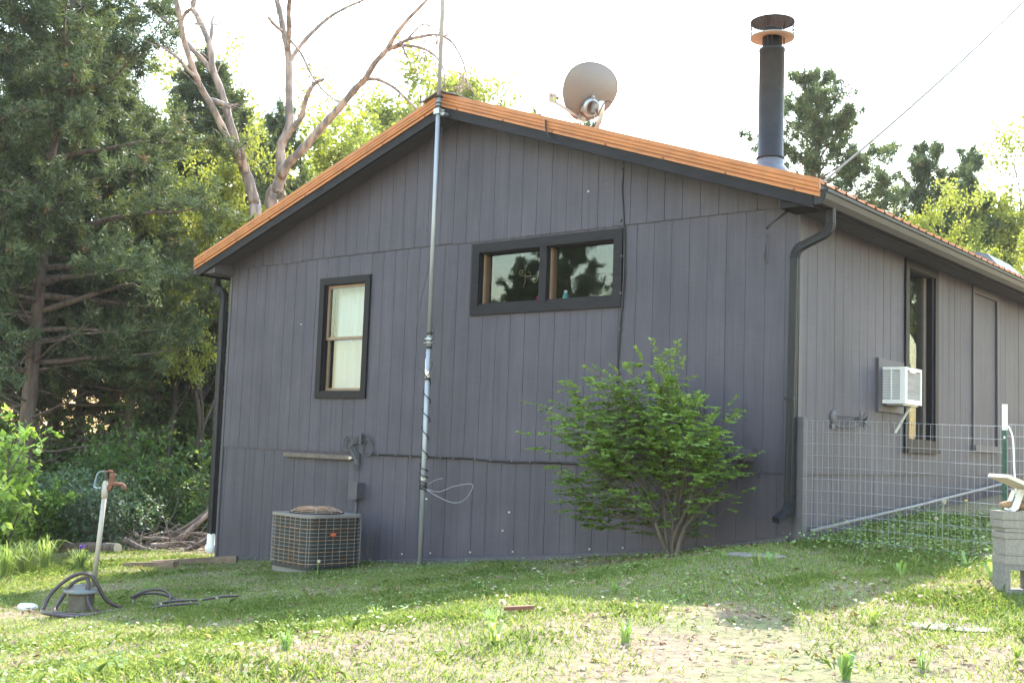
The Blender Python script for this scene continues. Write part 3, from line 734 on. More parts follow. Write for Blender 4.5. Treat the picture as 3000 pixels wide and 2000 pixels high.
# cables on the wall
m = MB()
seg = curve_pts([(2.98, -.012, 1.685), (3.4, -.014, 1.69), (4.1, -.014, 1.688), (4.5, -.016, 1.692), (4.75, -.016, 1.68), (5.1, -.016, 1.672), (5.6, -.014, 1.69), (6.2, -.014, 1.69), (6.48, -.014, 1.69)], 5)
cab = thing('wall_cable', (2.98, -.01, 1.6), 'black cable clipped along the lower siding joint below the windows', 'cable')
obj('cable_run', m.tube(seg, .010, 6), BLACKC, cab, smooth=True)
for x in (3.08, 3.38, 3.62, 3.9, 4.1, 4.3, 4.62, 4.85, 5.15, 5.4): obj('cable_clip', MB().box(x-.005, x+.005, -.027, -.01, 1.676, 1.688), M('clip_plastic', (.3, .29, .28), .5) if 'clip_plastic' not in MATS else MATS['clip_plastic'], cab)
cab2 = thing('wall_cable', (6.49, -.02, 1.7), 'dark cable running down the wall from roof edge past the wide window', 'cable')
obj('cable_run', MB().tube(curve_pts([(5.75, -.40, 5.25), (5.78, -.40, 5.10), (5.9, -.36, 4.98), (6.3, -.2, 4.87), (6.475, -.022, 4.83), (6.482, -.022, 4.5), (6.515, -.02, 4.15), (6.525, -.018, 3.9), (6.53, -.02, 3.6), (6.515, -.018, 3.3), (6.49, -.012, 3.0), (6.475, -.012, 2.5), (6.47, -.012, 1.72)], 6), .0095, 6), BLACKC, cab2, smooth=True)
for z in (4.7, 4.17, 3.8, 3.42, 3.05, 2.6, 2.2): obj('cable_clip', MB().box(6.49, 6.512, -.032, -.008, z, z+.02) if z < 4 else MB().box(6.465, 6.485, -.034, -.012, z, z+.02), GREYC, cab2)
cb3 = thing('cable_bundle', (2.76, -.03, 1.5), 'grey cables looped at a small splitter on the wall above the condenser', 'cables')
obj('splitter', MB().box(2.775, 2.805, -.05, .002, 1.80, 1.93), GREYC, cb3)
for k, dz in enumerate((0, .025, .05, .075, .10)):
    z = 1.81+dz
    obj('cable', MB().tube(curve_pts([(2.775, -.035, z), (2.68, -.04, z-.005-.01*k), (2.60, -.04, z-.06-.02*k), (2.585+.01*k, -.035, 1.74), (2.66+.012*k, -.03, 1.66-.01*k), (2.715+.008*k, -.03, 1.55)]), .0075, 6), GREYC, cb3, smooth=True)
for c, r in (((2.565, 1.80), .085), ((2.585, 1.79), .07), ((2.885, 1.76), .095), ((2.905, 1.75), .085)):
    obj('cable_loop', MB().tube([(c[0]+r*math.cos(a), -.03-.01*math.sin(2*a), c[1]+r*1.1*math.sin(a)) for a in np.linspace(.3, 6.0, 28)], .0065, 6), GREYC, cb3, smooth=True)
for x in (2.71, 2.74):
    obj('cable_tail', MB().tube(curve_pts([(x-.06, -.03, 1.76), (x, -.03, 1.62), (x-.02, -.03, 1.52), (x+.01, -.03, 1.49), (x+.025, -.03, 1.56), (x+.02, -.03, 1.7)]), .006, 6), GREYC, cb3, smooth=True)
obj('feed_cable', MB().tube(curve_pts([(2.80, -.04, 1.91), (2.88, -.03, 1.91), (2.98, -.03, 1.82), (2.99, -.025, 1.72), (2.99, -.013, 1.69)]), .007, 6), GREYC, cb3, smooth=True)
tag(obj('box_cable', MB().tube(curve_pts([(7.86, -.04, 1.80), (7.87, -.06, 1.69), (7.95, -.07, 1.645), (8.05, -.05, 1.67), (8.10, -.03, 1.74)]), .006, 5), GREYC, smooth=True), 'short grey cable drooping from the box right of the shrub', 'cable')

# air conditioner in the side wall
acl = thing('window_air_conditioner', (W, 2.15, 2.43), 'white air conditioner sticking out of the side wall', 'air conditioner')
bd = MB(); quadbox(bd, SID, 1.825, 2.53, 2.335, 2.885, -.002, .028); obj('mounting_board', bd, GREYP, acl)
x0, x1, y0, y1, z0, z1 = W+.0285, W+.265, 1.925, 2.40, 2.42, 2.795
cs = MB()
cs.box(x0, x1, y0, y1, z1-.03, z1); cs.box(x0, x1, y0, y1, z0, z0+.045)
cs.box(x1-.055, x1, y0, y0+.02, z0+.045, z1-.03); cs.box(x1-.03, x1, y1-.025, y1, z0+.045, z1-.03); cs.box(x0, x1-.03, y1-.02, y1, z0+.045, z1-.03)
cs.box(x1-.03, x1, y0+.02, y0+.055, z0+.045, z1-.03)
obj('case', cs, WHITEM, acl)
obj('inner_case', MB().box(x0, x1-.06, y0+.03, y1-.03, z0+.046, z1-.031), M('ac_inside', (.35, .34, .30), .7), acl)
for k in range(17):
    z = z0+.055+k*.0168
    obj('louver_slat', MB().add([(x0,y0+.001,z),(x1-.056,y0+.001,z),(x1-.056,y0+.018,z+.008),(x0,y0+.018,z+.008),(x0,y0+.001,z+.006),(x1-.056,y0+.001,z+.006),(x1-.056,y0+.018,z+.014),(x0,y0+.018,z+.014)],
        [(0,1,2,3),(7,6,5,4),(0,4,5,1),(1,5,6,2),(2,6,7,3),(3,7,4,0)]), WHITEM, acl)
obj('slat_bar', MB().box(x0+.085, x0+.096, y0-.002, y0+.008, z0+.045, z1-.03), WHITEM, acl)
obj('coil', MB().box(x1-.035, x1-.014, y0+.056, y1-.026, z0+.046, z1-.031), M('dusty_coil', (.30, .28, .26), .8, var=.15, scale=3, stretch=(1, 1, 12)), acl)
obj('top_tab', MB().box(x1-.013, x1+.002, y0+.14, y0+.29, z1-.05, z1-.0305), WHITEM, acl)
obj('drip_tray', MB().box(x0+.03, x1-.03, y0+.03, y1-.03, z0-.015, z0-.0005), GALV, acl)
obj('support_brace', MB().obox((W+.09, 2.33, 2.27), (.08, 0, .14), (0, .012, 0), (.008, 0, -.004)), WHITEP, acl)

# metal bracket with a flower ornament on the side wall
orn = thing('wall_ornament', (W, .9, 2.2), 'grey metal bracket with a spiky flower rosette on the side wall above the fence', 'ornament')
pl = MB(); pl.lathe((W+.002, .76, 2.235), [(0, .022), (.05, .02), (.062, .012), (.064, 0)], 24, (1, 0, 0)); obj('round_plate', pl, GREYP, orn, smooth=True)
obj('lower_plate', MB().box(W, W+.02, .70, .86, 2.125, 2.165), GREYP, orn)
obj('rod', MB().tube([(W+.02, .78, 2.25), (W+.07, 1.0, 2.25), (W+.09, 1.12, 2.245)], .008, 6), GREYP, orn)
obj('rod', MB().tube([(W+.02, .80, 2.145), (W+.07, 1.0, 2.145), (W+.09, 1.12, 2.16)], .011, 6), GREYP, orn)
c0 = np.array([W+.11, 1.2, 2.215]); rg = np.random.default_rng(5)
for k in range(34):
    d = unit(rg.normal(0, 1, 3)*np.array([.5, 1, 1])); s = unit(np.cross(d, (1, .2, .1)))
    L = .085+.03*rg.random()
    obj('petal', MB().add([c0+d*.015, c0+d*L*.6+s*.014, c0+d*L, c0+d*L*.6-s*.014, c0+d*L*.55+np.cross(d, s)*.008], [(0,1,4),(1,2,4),(2,3,4),(3,0,4)]), GREYP, orn)

# condenser unit
CC = np.array([2.88, -.74]); ROTC = R(-6); cz = gz(*CC)+.005
con = thing('condenser_unit', (CC[0], CC[1], cz), 'rusty topped central air condenser with wire guard standing against the wall', 'air conditioner')
ca, sa = math.cos(ROTC), math.sin(ROTC)
def cl_(x, y, z): return (CC[0]+x*ca-y*sa, CC[1]+x*sa+y*ca, cz+z)
def rsq(h, r, n=6):
    P = []
    for k, (sx, sy) in enumerate(((1, 1), (-1, 1), (-1, -1), (1, -1))):
        for a in np.linspace(0, math.pi/2, n): P.append((sx*(h-r)+r*math.cos(a+k*math.pi/2), sy*(h-r)+r*math.sin(a+k*math.pi/2)))
    return P
HS = .392
def slab(h, r, z0, z1): return MB().prism(rsq(h, r), lambda u, v, w: cl_(u, v, w), z0, z1)
obj('pad', slab(HS-.02, .1, -.08, .03), CONCD, con)
obj('base_pan', slab(HS-.005, .12, .0355, .075), COIL, con)
obj('coil', slab(HS-.022, .115, .0755, .60), COIL, con)
obj('top_panel', slab(HS+.008, .125, .6005, .632), CABT, con)
for k in range(12):
    z = .10+k*.0425; P = rsq(HS, .12, 5); P = P+[P[0]]
    obj('guard_ring', MB().tube([cl_(u, v, z) for u, v in P], .0036, 5, False), WIREG if k % 3 else RUSTW, con)
for side_ in range(4):
    for k in range(8):
        t = -HS+.045+(2*HS-.09)*k/7
        u, v = ((HS+.004, t), (t, -HS-.004), (-HS-.004, t), (t, HS+.004))[side_]
        if abs(t) > HS-.12:
            sgn = 1 if t > 0 else -1; dd = abs(t)-(HS-.12); q = .12-math.sqrt(max(.0, .12**2-dd**2))
            u, v = ((HS+.004-q, t), (t, -HS-.004+q), (-HS-.004+q, t), (t, HS+.004-q))[side_]
        obj('guard_wire', MB().tube([cl_(u, v, .07), cl_(u, v, .605)], .0036, 5, False), WIREG, con)
fg = thing  # fan guard rings and spokes
for k in range(9):
    r = .05+.031*k; z = .70-.055*max(0, (r-.12)/.178)**2
    obj('fan_guard_ring', MB().tube([cl_(-.02+r*math.cos(a), .0+r*math.sin(a), z) for a in np.linspace(0, 2*math.pi, 40)], .004, 5, False), RUSTW, con)
for k in range(10):
    a = 2*math.pi*k/10
    obj('fan_guard_spoke', MB().tube([cl_(-.02+r*math.cos(a), r*math.sin(a), .703-.055*max(0, (r-.12)/.178)**2-(.03 if r > .3 else 0)) for r in (.03, .12, .2, .26, .30, .315)], .004, 5), RUSTW, con)
obj('fan_hub', MB().lathe(cl_(-.02, 0, .69), [(0, .018), (.05, .016), (.07, .005), (.07, -.02)], 16), RUST, con, smooth=True)
obj('fan_well', MB().lathe(cl_(-.02, 0, .632), [(.31, .0), (.315, .012), (.30, .014), (.29, .002), (0, .002)], 32), DARK, con)
bdg = obj('badge', MB().obox(cl_(HS+.012, -.06, .42), np.array([-sa, ca, 0])*.042, (0, 0, .026), np.array([ca, sa, 0])*.004), RUST, con)
obj('badge_face', MB().obox(cl_(HS+.0165, -.06, .42), np.array([-sa, ca, 0])*.035, (0, 0, .019), np.array([ca, sa, 0])*.002), BADGE, bdg)
obj('badge_script', MB().tube([cl_(HS+.0195, -.06-.024+.008*k, .42+.006*(k % 2)-.002) for k in range(7)], .0022, 4), CUT, bdg)
obj('refrigerant_line', MB().tube(curve_pts([(3.02, -.02, .75), (3.02, -.04, .6), (3.04, -.06, .47), (3.1, -.06, .45)]), .012, 6), GREYC, con)

# yard hydrant and hose
HX, HY = 3.62, -3.94; hz = gz(HX, HY)
hyd = thing('yard_hydrant', (HX, HY, hz), 'rusty headed yard hydrant on a tall pale pipe at left of lawn', 'hydrant')
def hp(dx, dz, dv=0): return np.array([HX, HY, hz]) + CR*np.array([1, 1, 0])*dx + np.array([0, 0, dz]) + np.array([CF[0], CF[1], 0])*dv
obj('pipe', MB().tube([hp(0, .2), hp(.045, 1.0)], .021, 12), PIPEP, hyd, smooth=True)
obj('coupling', MB().lathe(hp(.045, .98), [(.022, 0), (.029, .005), (.029, .08), (.026, .085), (.026, .13), (.02, .135), (.018, .155)], 14), PIPEP, hyd, smooth=True)
hd = MB(); hd.sweep([hp(.06, 1.04), hp(.085, 1.07), hp(.10, 1.12), hp(.105, 1.20)], [(.02, .018), (.02, -.018), (-.02, -.018), (-.02, .018)], [.7, 1, .95, 1.1])
obj('head', hd, RUST, hyd)
sp = obj('spout', MB().tube([hp(.09, 1.105), hp(.16, 1.108), hp(.20, 1.105)], [.022, .017, .018], 10), RUST, hyd, smooth=True)
obj('spout_thread', MB().tube([hp(.195, 1.108), hp(.215, 1.085), hp(.22, 1.065)], [.017, .02, .02], 10), RUST, sp)
obj('lever_link', MB().sweep([hp(.03, 1.215), hp(.07, 1.222), hp(.11, 1.215)], [(.008, .014), (.008, -.014), (-.008, -.014), (-.008, .014)]), RUST, hyd)
obj('lift_rod', MB().tube([hp(.045, 1.12), hp(.045, 1.21)], .012, 8), M('dark_iron', (.06, .05, .05), .7), hyd)
obj('lever_handle', MB().sweep(curve_pts([hp(.05, 1.218), hp(.0, 1.215), hp(-.03, 1.19), hp(-.05, 1.10), hp(-.045, 1.07), hp(.01, 1.068)], 5), [(.006, .012), (.006, -.012), (-.006, -.012), (-.006, .012)]), BLUEM, hyd)
pit = thing('hydrant_collar', (HX-.06, HY-.05, hz), 'grey concrete collar topped by a faded lid at foot of the hydrant', 'collar')
pc = hp(-.055, -.06, -.12)
obj('concrete_ring', MB().lathe(pc, [(.10, 0), (.105, .1), (.11, .22), (.10, .225), (.08, .225)], 16), M('stained_collar', (.13, .11, .085), .9, var=.3, scale=14, bmp=.006), pit, smooth=True)
obj('lid', MB().lathe(pc, [(.15, .225), (.155, .236), (.145, .245), (.09, .262), (.085, .285), (.03, .295), (0, .295)], 20), M('faded_lid', (.17, .15, .125), .6, scale=9, col2=(.13, .16, .165)), pit, smooth=True)
hose_pts = [hp(.36, .02, .1), hp(.28, .03, -.02), hp(.16, .10, -.1), hp(.07, .26, -.14), hp(0, .325, -.15), hp(-.10, .32, -.16), hp(-.20, .25, -.2), hp(-.28, .15, -.25), hp(-.305, .05, -.3), hp(-.27, .03, -.42), hp(-.15, .03, -.52), hp(.0, .02, -.55), hp(.14, .025, -.5),
            hp(.2, .03, -.35), hp(.1, .03, -.25), hp(.03, .12, -.2), hp(.015, .26, -.17), hp(-.03, .29, -.14), hp(-.13, .24, -.16), hp(-.20, .10, -.22), hp(-.19, .03, -.36), hp(-.05, .02, -.45), hp(.12, .02, -.42), hp(.30, .03, -.2), hp(.5, .02, .0), hp(.8, .02, .1), hp(1.1, .015, .05)]
tag(obj('garden_hose', MB().tube(curve_pts(hose_pts, 7), .0165, 8), HOSE, origin=tuple(hp(0, 0)), smooth=True), 'dark garden hose coiled over the collar beside hydrant', 'hose')
h2 = [hp(.25, .08, .25), hp(.38, .14, .3), hp(.52, .15, .32), hp(.62, .10, .25), hp(.6, .05, .12), hp(.45, .04, .1), hp(.3, .05, .2), hp(.32, .1, .33), hp(.48, .11, .36), hp(.66, .07, .3), hp(.72, .04, .2), hp(.9, .03, .25), hp(1.15, .03, .3)]
tag(obj('garden_hose', MB().tube(curve_pts(h2, 7), .012, 7), HOSE, origin=tuple(hp(.5, 0, .2)), smooth=True), 'tangle of thin black hose in grass right of hydrant', 'hose')
for k, (a, b, c) in enumerate(((.62, -.32, .38), (.95, .08, .3), (.55, .0, .35))):
    q = hp(a, 0, b); q2 = hp(a+c, 0, b+.12)
    tag(obj('hose_length', MB().tube(curve_pts([(q[0], q[1], gz(q[0], q[1])+.02), ((q+q2)[0]/2, (q+q2)[1]/2, gz((q+q2)[0]/2, (q+q2)[1]/2)+.03), (q2[0], q2[1], gz(q2[0], q2[1])+.02)]), .011, 6), HOSE),
        ['short dark pipe piece lying nearest the camera in the grass', 'dark pipe piece lying in shade farthest right of hydrant', 'dark pipe piece lying just right of hose coil'][k], 'hose')

# wire fence at the right corner
FT, FB = 2.16, 1.14; FX0, FX1 = W+.035, 10.19
fe = thing('wire_fence', (9.3, -.02, 1.1), 'welded wire fence running from house corner to green post', 'fence')
obj('house_post', MB().box(W+.014, W+.075, -.03, .035, 1.0, 2.20), GREYP, fe)
def fz(x, z): return z + .012*math.sin(x*2.1+z) - .02*(x-FX0)/1.7*(1-(z-FB))
nh = 11
for k in range(nh):
    z = FB+(FT-FB)*k/(nh-1)
    obj('horizontal_wire', MB().tube([(x, -.02+.012*math.sin(3*x+k), fz(x, z)) for x in np.linspace(FX0+.03, FX1, 16)], .0021, 4, False), FENCEW, fe)
for k in range(35):
    x = FX0+.07+k*.0497
    obj('vertical_wire', MB().tube([(x+.004*math.sin(k*2.3+z*3), -.024+.012*math.sin(3*x+z), fz(x, z)) for z in np.linspace(FB-.06, FT, 6)], .0015, 4, False), FENCEW, fe)
fe2 = thing('wire_fence', (10.6, 1.5, 1.1), 'wire fence receding to the right behind green post', 'fence')
P0, P1 = np.array([10.2, 0.0]), np.array([11.3, 4.2])
for k in range(nh):
    z = FB+(FT-FB)*k/(nh-1)+.01
    obj('horizontal_wire', MB().tube([(*(P0+(P1-P0)*t), z+.12*t+.01*math.sin(9*t+k)) for t in np.linspace(0, 1, 14)], .0021, 4, False), FENCEW, fe2)
for k in range(70):
    t = (k+.5)/70; q = P0+(P1-P0)*t
    obj('vertical_wire', MB().tube([(q[0], q[1], FB-.05+.12*t), (q[0]+.003, q[1], FT+.12*t)], .0014, 4, False), FENCEW, fe2)
tp = thing('fence_post', (10.2, -.0, 1.1), 'dark green metal fence post with white top', 'post')
px, py = 10.2, -.005
obj('post_shaft', MB().prism([(-.02, .016), (.02, .016), (.02, .022), (.004, .022), (.004, .055), (-.004, .055), (-.004, .022), (-.02, .022)], lambda u, v, w: (px+u, py+v, w), .7, 2.118), TPOST, tp)
obj('white_tip', MB().prism([(-.0205, .0155), (.0205, .0155), (.0205, .0225), (.0045, .0225), (.0045, .0555), (-.0045, .0555), (-.0045, .0225), (-.0205, .0225)], lambda u, v, w: (px+u, py+v, w), 2.1185, 2.325), WHITEP, tp)
for k in range(20): obj('post_stud', MB().box(px-.006, px+.006, py+.004, py+.0155, 1.1+k*.05, 1.12+k*.05), TPOST if k < 19 else WHITEP, tp)
tag(obj('hanging_cord', MB().tube(curve_pts([(10.235, -.01, 2.15), (10.27, -.02, 2.05), (10.28, -.02, 1.8), (10.30, -.02, 1.5), (10.31, -.04, 1.2), (10.38, -.06, 1.1)]), .007, 6), WHITEM, smooth=True), 'white cord hanging from wire fence beside green post', 'cord')
tag(obj('metal_conduit', MB().tube([(W+.09, .12, 1.19), (W+.085, 2.7, 1.36), (W+.08, 6.2, 1.61)], .018, 8), M('dull_conduit', (.24, .22, .22), .6, metal=.2), smooth=True), 'long pale pipe lying along foot of side wall', 'pipe')
tag(obj('timber_step', MB().box(8.62, 9.6, 6.35, 6.6, 1.4, 1.72), M('tan_step_wood', (.40, .28, .15), .8, var=.2), None), 'tan wooden step far back beside the side wall', 'step')

# block stack with panel antenna
BX, BY = 10.72, -1.62; bz = gz(10.65, -1.7)-.01
def blk(du, dv): return np.array([BX, BY, 0])+np.array([CR[0], CR[1], 0])*du+np.array([CF[0], CF[1], 0])*dv
ua, va = np.array([CR[0], CR[1], 0.]), np.array([CF[0], CF[1], 0.]); ua /= np.linalg.norm(ua); va /= np.linalg.norm(va)
hb = MB()   # hollow block lying with its core showing
def hollow(m, c, hw, hd, z0, z1, t=.035):
    f = lambda u, w, d: c+ua*u+va*d+np.array([0, 0, w])
    z0 -= 0
    for (a, b, p, q) in ((-hw, hw, z0, z0+t), (-hw, hw, z1-t, z1)): quadbox(m, f, a, b, p, q, -hd, hd)
    for a in (-hw, -t/2, hw-t): quadbox(m, f, a, a+t, z0+t, z1-t, -hd, hd)
c = blk(.10, 0)
hollow(hb, c, .20, .095, bz, bz+.20)
tag(obj('concrete_block', hb, CONCD, origin=(c[0], c[1], bz)), 'hollow grey concrete block at bottom of the stack', 'block')
z = bz+.2005
for k, (h, j, lab) in enumerate(((.055, .0, 'thin concrete slab just above the hollow block'), (.105, .004, 'thick concrete block in the middle of the stack'), (.04, -.004, 'thin concrete slab above the thick middle block'), (.025, .001, 'thinnest concrete slab second below the stack top'), (.05, -.012, 'concrete slab just below the top slab of the stack'), (.055, -.016, 'top concrete slab carrying the white panel antenna'))):
    m = MB(); m.obox(blk(.10+j, 0)+np.array([0, 0, z+h/2]), ua*.20, va*.10, (0, 0, h/2-.0008))
    tag(obj('concrete_slab', m, CONC), lab, 'slab', 'slabs of the block stack'); z += h+.0015
pa = thing('panel_antenna', tuple(blk(.06, 0)+np.array([0, 0, z])), 'tilted white flat panel antenna on top of the block stack', 'antenna')
pc_ = blk(.13, .0)+np.array([0, 0, z+.135]); tu = unit(ua*.93-np.array([0, 0, .36])); tw = np.cross(tu, va); tw = tw if tw[2] > 0 else -tw
obj('panel', MB().obox(pc_, tu*.25, va*.15, tw*.012), M('antenna_white', (.62, .58, .50), .5, var=.04), pa)
obj('panel_face', MB().obox(pc_+tw*.0135+tu*.05, tu*.19, va*.14, tw*.0012), M('antenna_face', (.25, .25, .26), .5), pa)
obj('stand_leg', MB().sweep([blk(-.03, -.02)+np.array([0, 0, z]), blk(.0, -.02)+np.array([0, 0, z+.02]), blk(.05, 0)+np.array([0, 0, z+.13]), pc_-tw*.013], [(.014, .02), (.014, -.02), (-.014, -.02), (-.014, .02)]), WHITEP, pa)
obj('stand_leg', MB().sweep([blk(-.02, .06)+np.array([0, 0, z]), blk(.02, .05)+np.array([0, 0, z+.12]), pc_-tw*.013], [(.012, .016), (.012, -.016), (-.012, -.016), (-.012, .016)]), WHITEP, pa)
m = MB(); m.ball(blk(.04, .05)+np.array([0, 0, z+.033]), .1, 14, 8, (1.15, .6, .33), .12, np.random.default_rng(2))
tag(obj('flat_stone', m, STONE, smooth=True), 'rounded brown stone weighing down the antenna stand', 'stone')

# stones, timber, logs on the ground
def rock(name, x, y, sx, sy, sz, mat, label, seed, rot=0., lift=.0):
    m = MB(); rg = np.random.default_rng(seed); m.ball((0, 0, 0), 1, 18, 10, (1, 1, 1), .12, rg)
    V = np.array(m.v); V[:, 2] = np.clip(V[:, 2], -.6, .62); c_, s_ = math.cos(rot), math.sin(rot)
    X = V[:, 0]*sx; Y = V[:, 1]*sy
    m.v = np.stack([x+X*c_-Y*s_, y+X*s_+Y*c_, gz(x, y)+lift+V[:, 2]*sz], 1).tolist()
    return tag(obj(name, m, mat), label, 'stone')
rock('stepping_stone', 8.62, -1.12, .26, .16, .03, PALEST, 'flat pale stepping stone by the downspout outlet', 3, .5, .0)
rock('flat_rock', 10.80, -3.05, .27, .15, .010, PALEST, 'broad flat pale rock set in the ground in front of blocks', 4, .6)
rock('white_rock', 2.62, -4.0, .12, .09, .07, M('chalk_white', (.66, .62, .58), .9, var=.12), 'small white rock in leaf litter left of hydrant', 6)
ti = MB(); p0 = np.array([-.9, -1.25, gz(-.9, -1.25)+.03]); p1 = np.array([.55, -.12, gz(.55, -.12)+.06]); dd = unit(p1-p0); nn = unit(np.cross(dd, (0, 0, 1)))
ti.obox((p0+p1)/2+(.55, .1, .02), dd*.55, nn*.05, (0, 0, .055))
tag(obj('landscape_timber', ti, TIMBER), 'square brown timber lying at the left house corner', 'timber')
ti = MB(); ti.obox(np.array([.10, -1.06, gz(.1, -1.06)+.02]), unit(np.array([1, .25, .1]))*.42, np.array([-.25, 1, 0])*.05, (0, 0, .05))
tag(obj('landscape_timber', ti, TIMBER), 'shorter timber sunk in grass left of the house corner timber', 'timber')
tag(obj('wood_chip', MB().obox((8.75, -4.30, gz(8.75, -4.3)+.03), (.07, .05, .008), (-.012, .018, 0), (0, 0, .01)), RUST), 'small reddish wood chip in the sunlit grass', 'wood')
def log(pts, r, label, mat=BARK, cut=None, name='fallen_log'):
    o = obj(name, MB().tube(curve_pts(pts, 5), r, 8) if not hasattr(r, '__len__') else MB().tube(curve_pts(pts, 5), np.interp(np.linspace(0, 1, 5*(len(pts)-1)+1), np.linspace(0, 1, len(r)), r), 8), mat, smooth=True)
    return tag(o, label, 'log')
# ---------------------------------------------------------------- vegetation generators
def quads(P, D, L, Wd, rg, flat=None):
    """Leaf rhombs from base points, directions, lengths and widths."""
    n = len(P); D = unit(D)
    ref = rg.normal(0, 1, (n, 3)) if flat is None else flat + rg.normal(0, .35, (n, 3))
    S = unit(np.cross(D, ref)); L = L[:, None]; Wd = Wd[:, None]
    mid = P + D*L*.45
    return np.stack([P, mid+S*Wd, P+D*L, mid-S*Wd], 1)

def tris(P, D, L, Wd, rg):
    n = len(P); D = unit(D); S = unit(np.cross(D, rg.normal(0, 1, (n, 3))))
    return np.stack([P-S*Wd[:, None], P+S*Wd[:, None], P+D*L[:, None]], 1)

def wobble(p, d, length, n, rg, wob=.12, lift=0.):
    pts = [np.array(p, float)]; d = unit(np.array(d, float))
    for _ in range(n):
        d = unit(d + rg.normal(0, wob, 3) + np.array([0, 0, lift])); pts.append(pts[-1]+d*length/n)
    return pts

def cedar(seed, H, Rm, clear, nb, dense=1.0, bare=0, spire=1.0, leafL=.10, leafW=.0115, NL=12):
    rg = np.random.default_rng(seed); wood = MB()
    tr = [np.array([0, 0, -.3])] + wobble((0, 0, 0), (0, 0, 1), H, 9, rg, .035, .05)
    r0 = .012*H+.03
    wood.tube(tr, np.linspace(r0, .012, len(tr)), 9)
    tz = np.array([q[2] for q in tr]); tx = np.array([q[0] for q in tr]); ty = np.array([q[1] for q in tr])
    base = lambda z: np.array([np.interp(z, tz, tx), np.interp(z, tz, ty), z])
    PP, DD, CC_ = [], [], []
    lobes = rg.uniform(.75, 1.25, 7)
    for i in range(nb):
        t = (i+.5)/nb; t = t**.92; z = H*(clear+(1-clear)*t)*.985
        az = i*2.399+rg.normal(0, .35); s = 1-t
        L = Rm*(.10+.95*s**(.75*spire))*lobes[int((az % 6.283)/6.283*7) % 7]*rg.uniform(.65, 1.12)
        if clear < .2 and t < .12: L *= .6+3*t
        el = .12+.75*t+rg.normal(0, .12)
        d = np.array([math.cos(az)*math.cos(el), math.sin(az)*math.cos(el), math.sin(el)])
        p = base(z); br = wobble(p, d, L, 5, rg, .12, .03-.05*s)
        wood.tube(br, np.linspace(max(.009, .020*L), .005, 6), 5, False)
        ns = int(max(3, (3+5.2*L)*dense))
        for k in range(ns):
            f = rg.uniform(.22, 1.0); j = min(int(f*5), 4); q = br[j]+(br[j+1]-br[j])*(f*5-j)
            bd = unit(br[j+1]-br[j]); sd = unit(bd*.7+rg.normal(0, .55, 3)+np.array([0, 0, .12]))
            sl = L*rg.uniform(.16, .34)*(1.15-.5*f)+.10
            sb = wobble(q, sd, sl, 3, rg, .2, .04)
            if k % 2 == 0: wood.tube(sb, [.006, .005, .004, .003], 3, False)
            nc = int((4+9*sl)*1.6)
            for c in range(nc):
                g = rg.uniform(.15, 1.05)*3; jj = min(int(g), 2); cp = sb[jj]+(sb[jj+1]-sb[jj])*(g-jj)+rg.normal(0, .045, 3)
                cd = unit(sb[jj+1]-sb[jj]+rg.normal(0, .5, 3)+np.array([0, 0, .25])); val = rg.random()
                n = NL; PP.append(cp+rg.normal(0, .034, (n, 3))); DD.append(cd+rg.normal(0, .55, (n, 3))); CC_.append(np.clip(val*.6+rg.random(n)*.35+(.0 if rg.random() > .012 else .6), 0, 1))
    for i in range(bare):                                   # dead lower twigs
        z = rg.uniform(.06, clear+.12)*H; az = rg.uniform(0, 6.283); L = rg.uniform(.5, 1.0)*Rm*.7
        br = wobble(base(z), (math.cos(az), math.sin(az), rg.uniform(-.15, .35)), L, 5, rg, .16)
        wood.tube(br, np.linspace(.022, .004, 6), 5, False)
        for k in range(5):
            j = rg.integers(1, 5); sb = wobble(br[j], unit(br[j]-br[j-1])+rg.normal(0, .6, 3), L*.35, 3, rg, .2)
            wood.tube(sb, [.007, .005, .004, .002], 3, False)
    P = np.concatenate(PP); D = np.concatenate(DD); c = np.concatenate(CC_)
    n = len(P)
    V = tris(P, D, leafL*rg.uniform(.6, 1.35, n), leafW*rg.uniform(.7, 1.3, n), rg)
    return wood, V, c

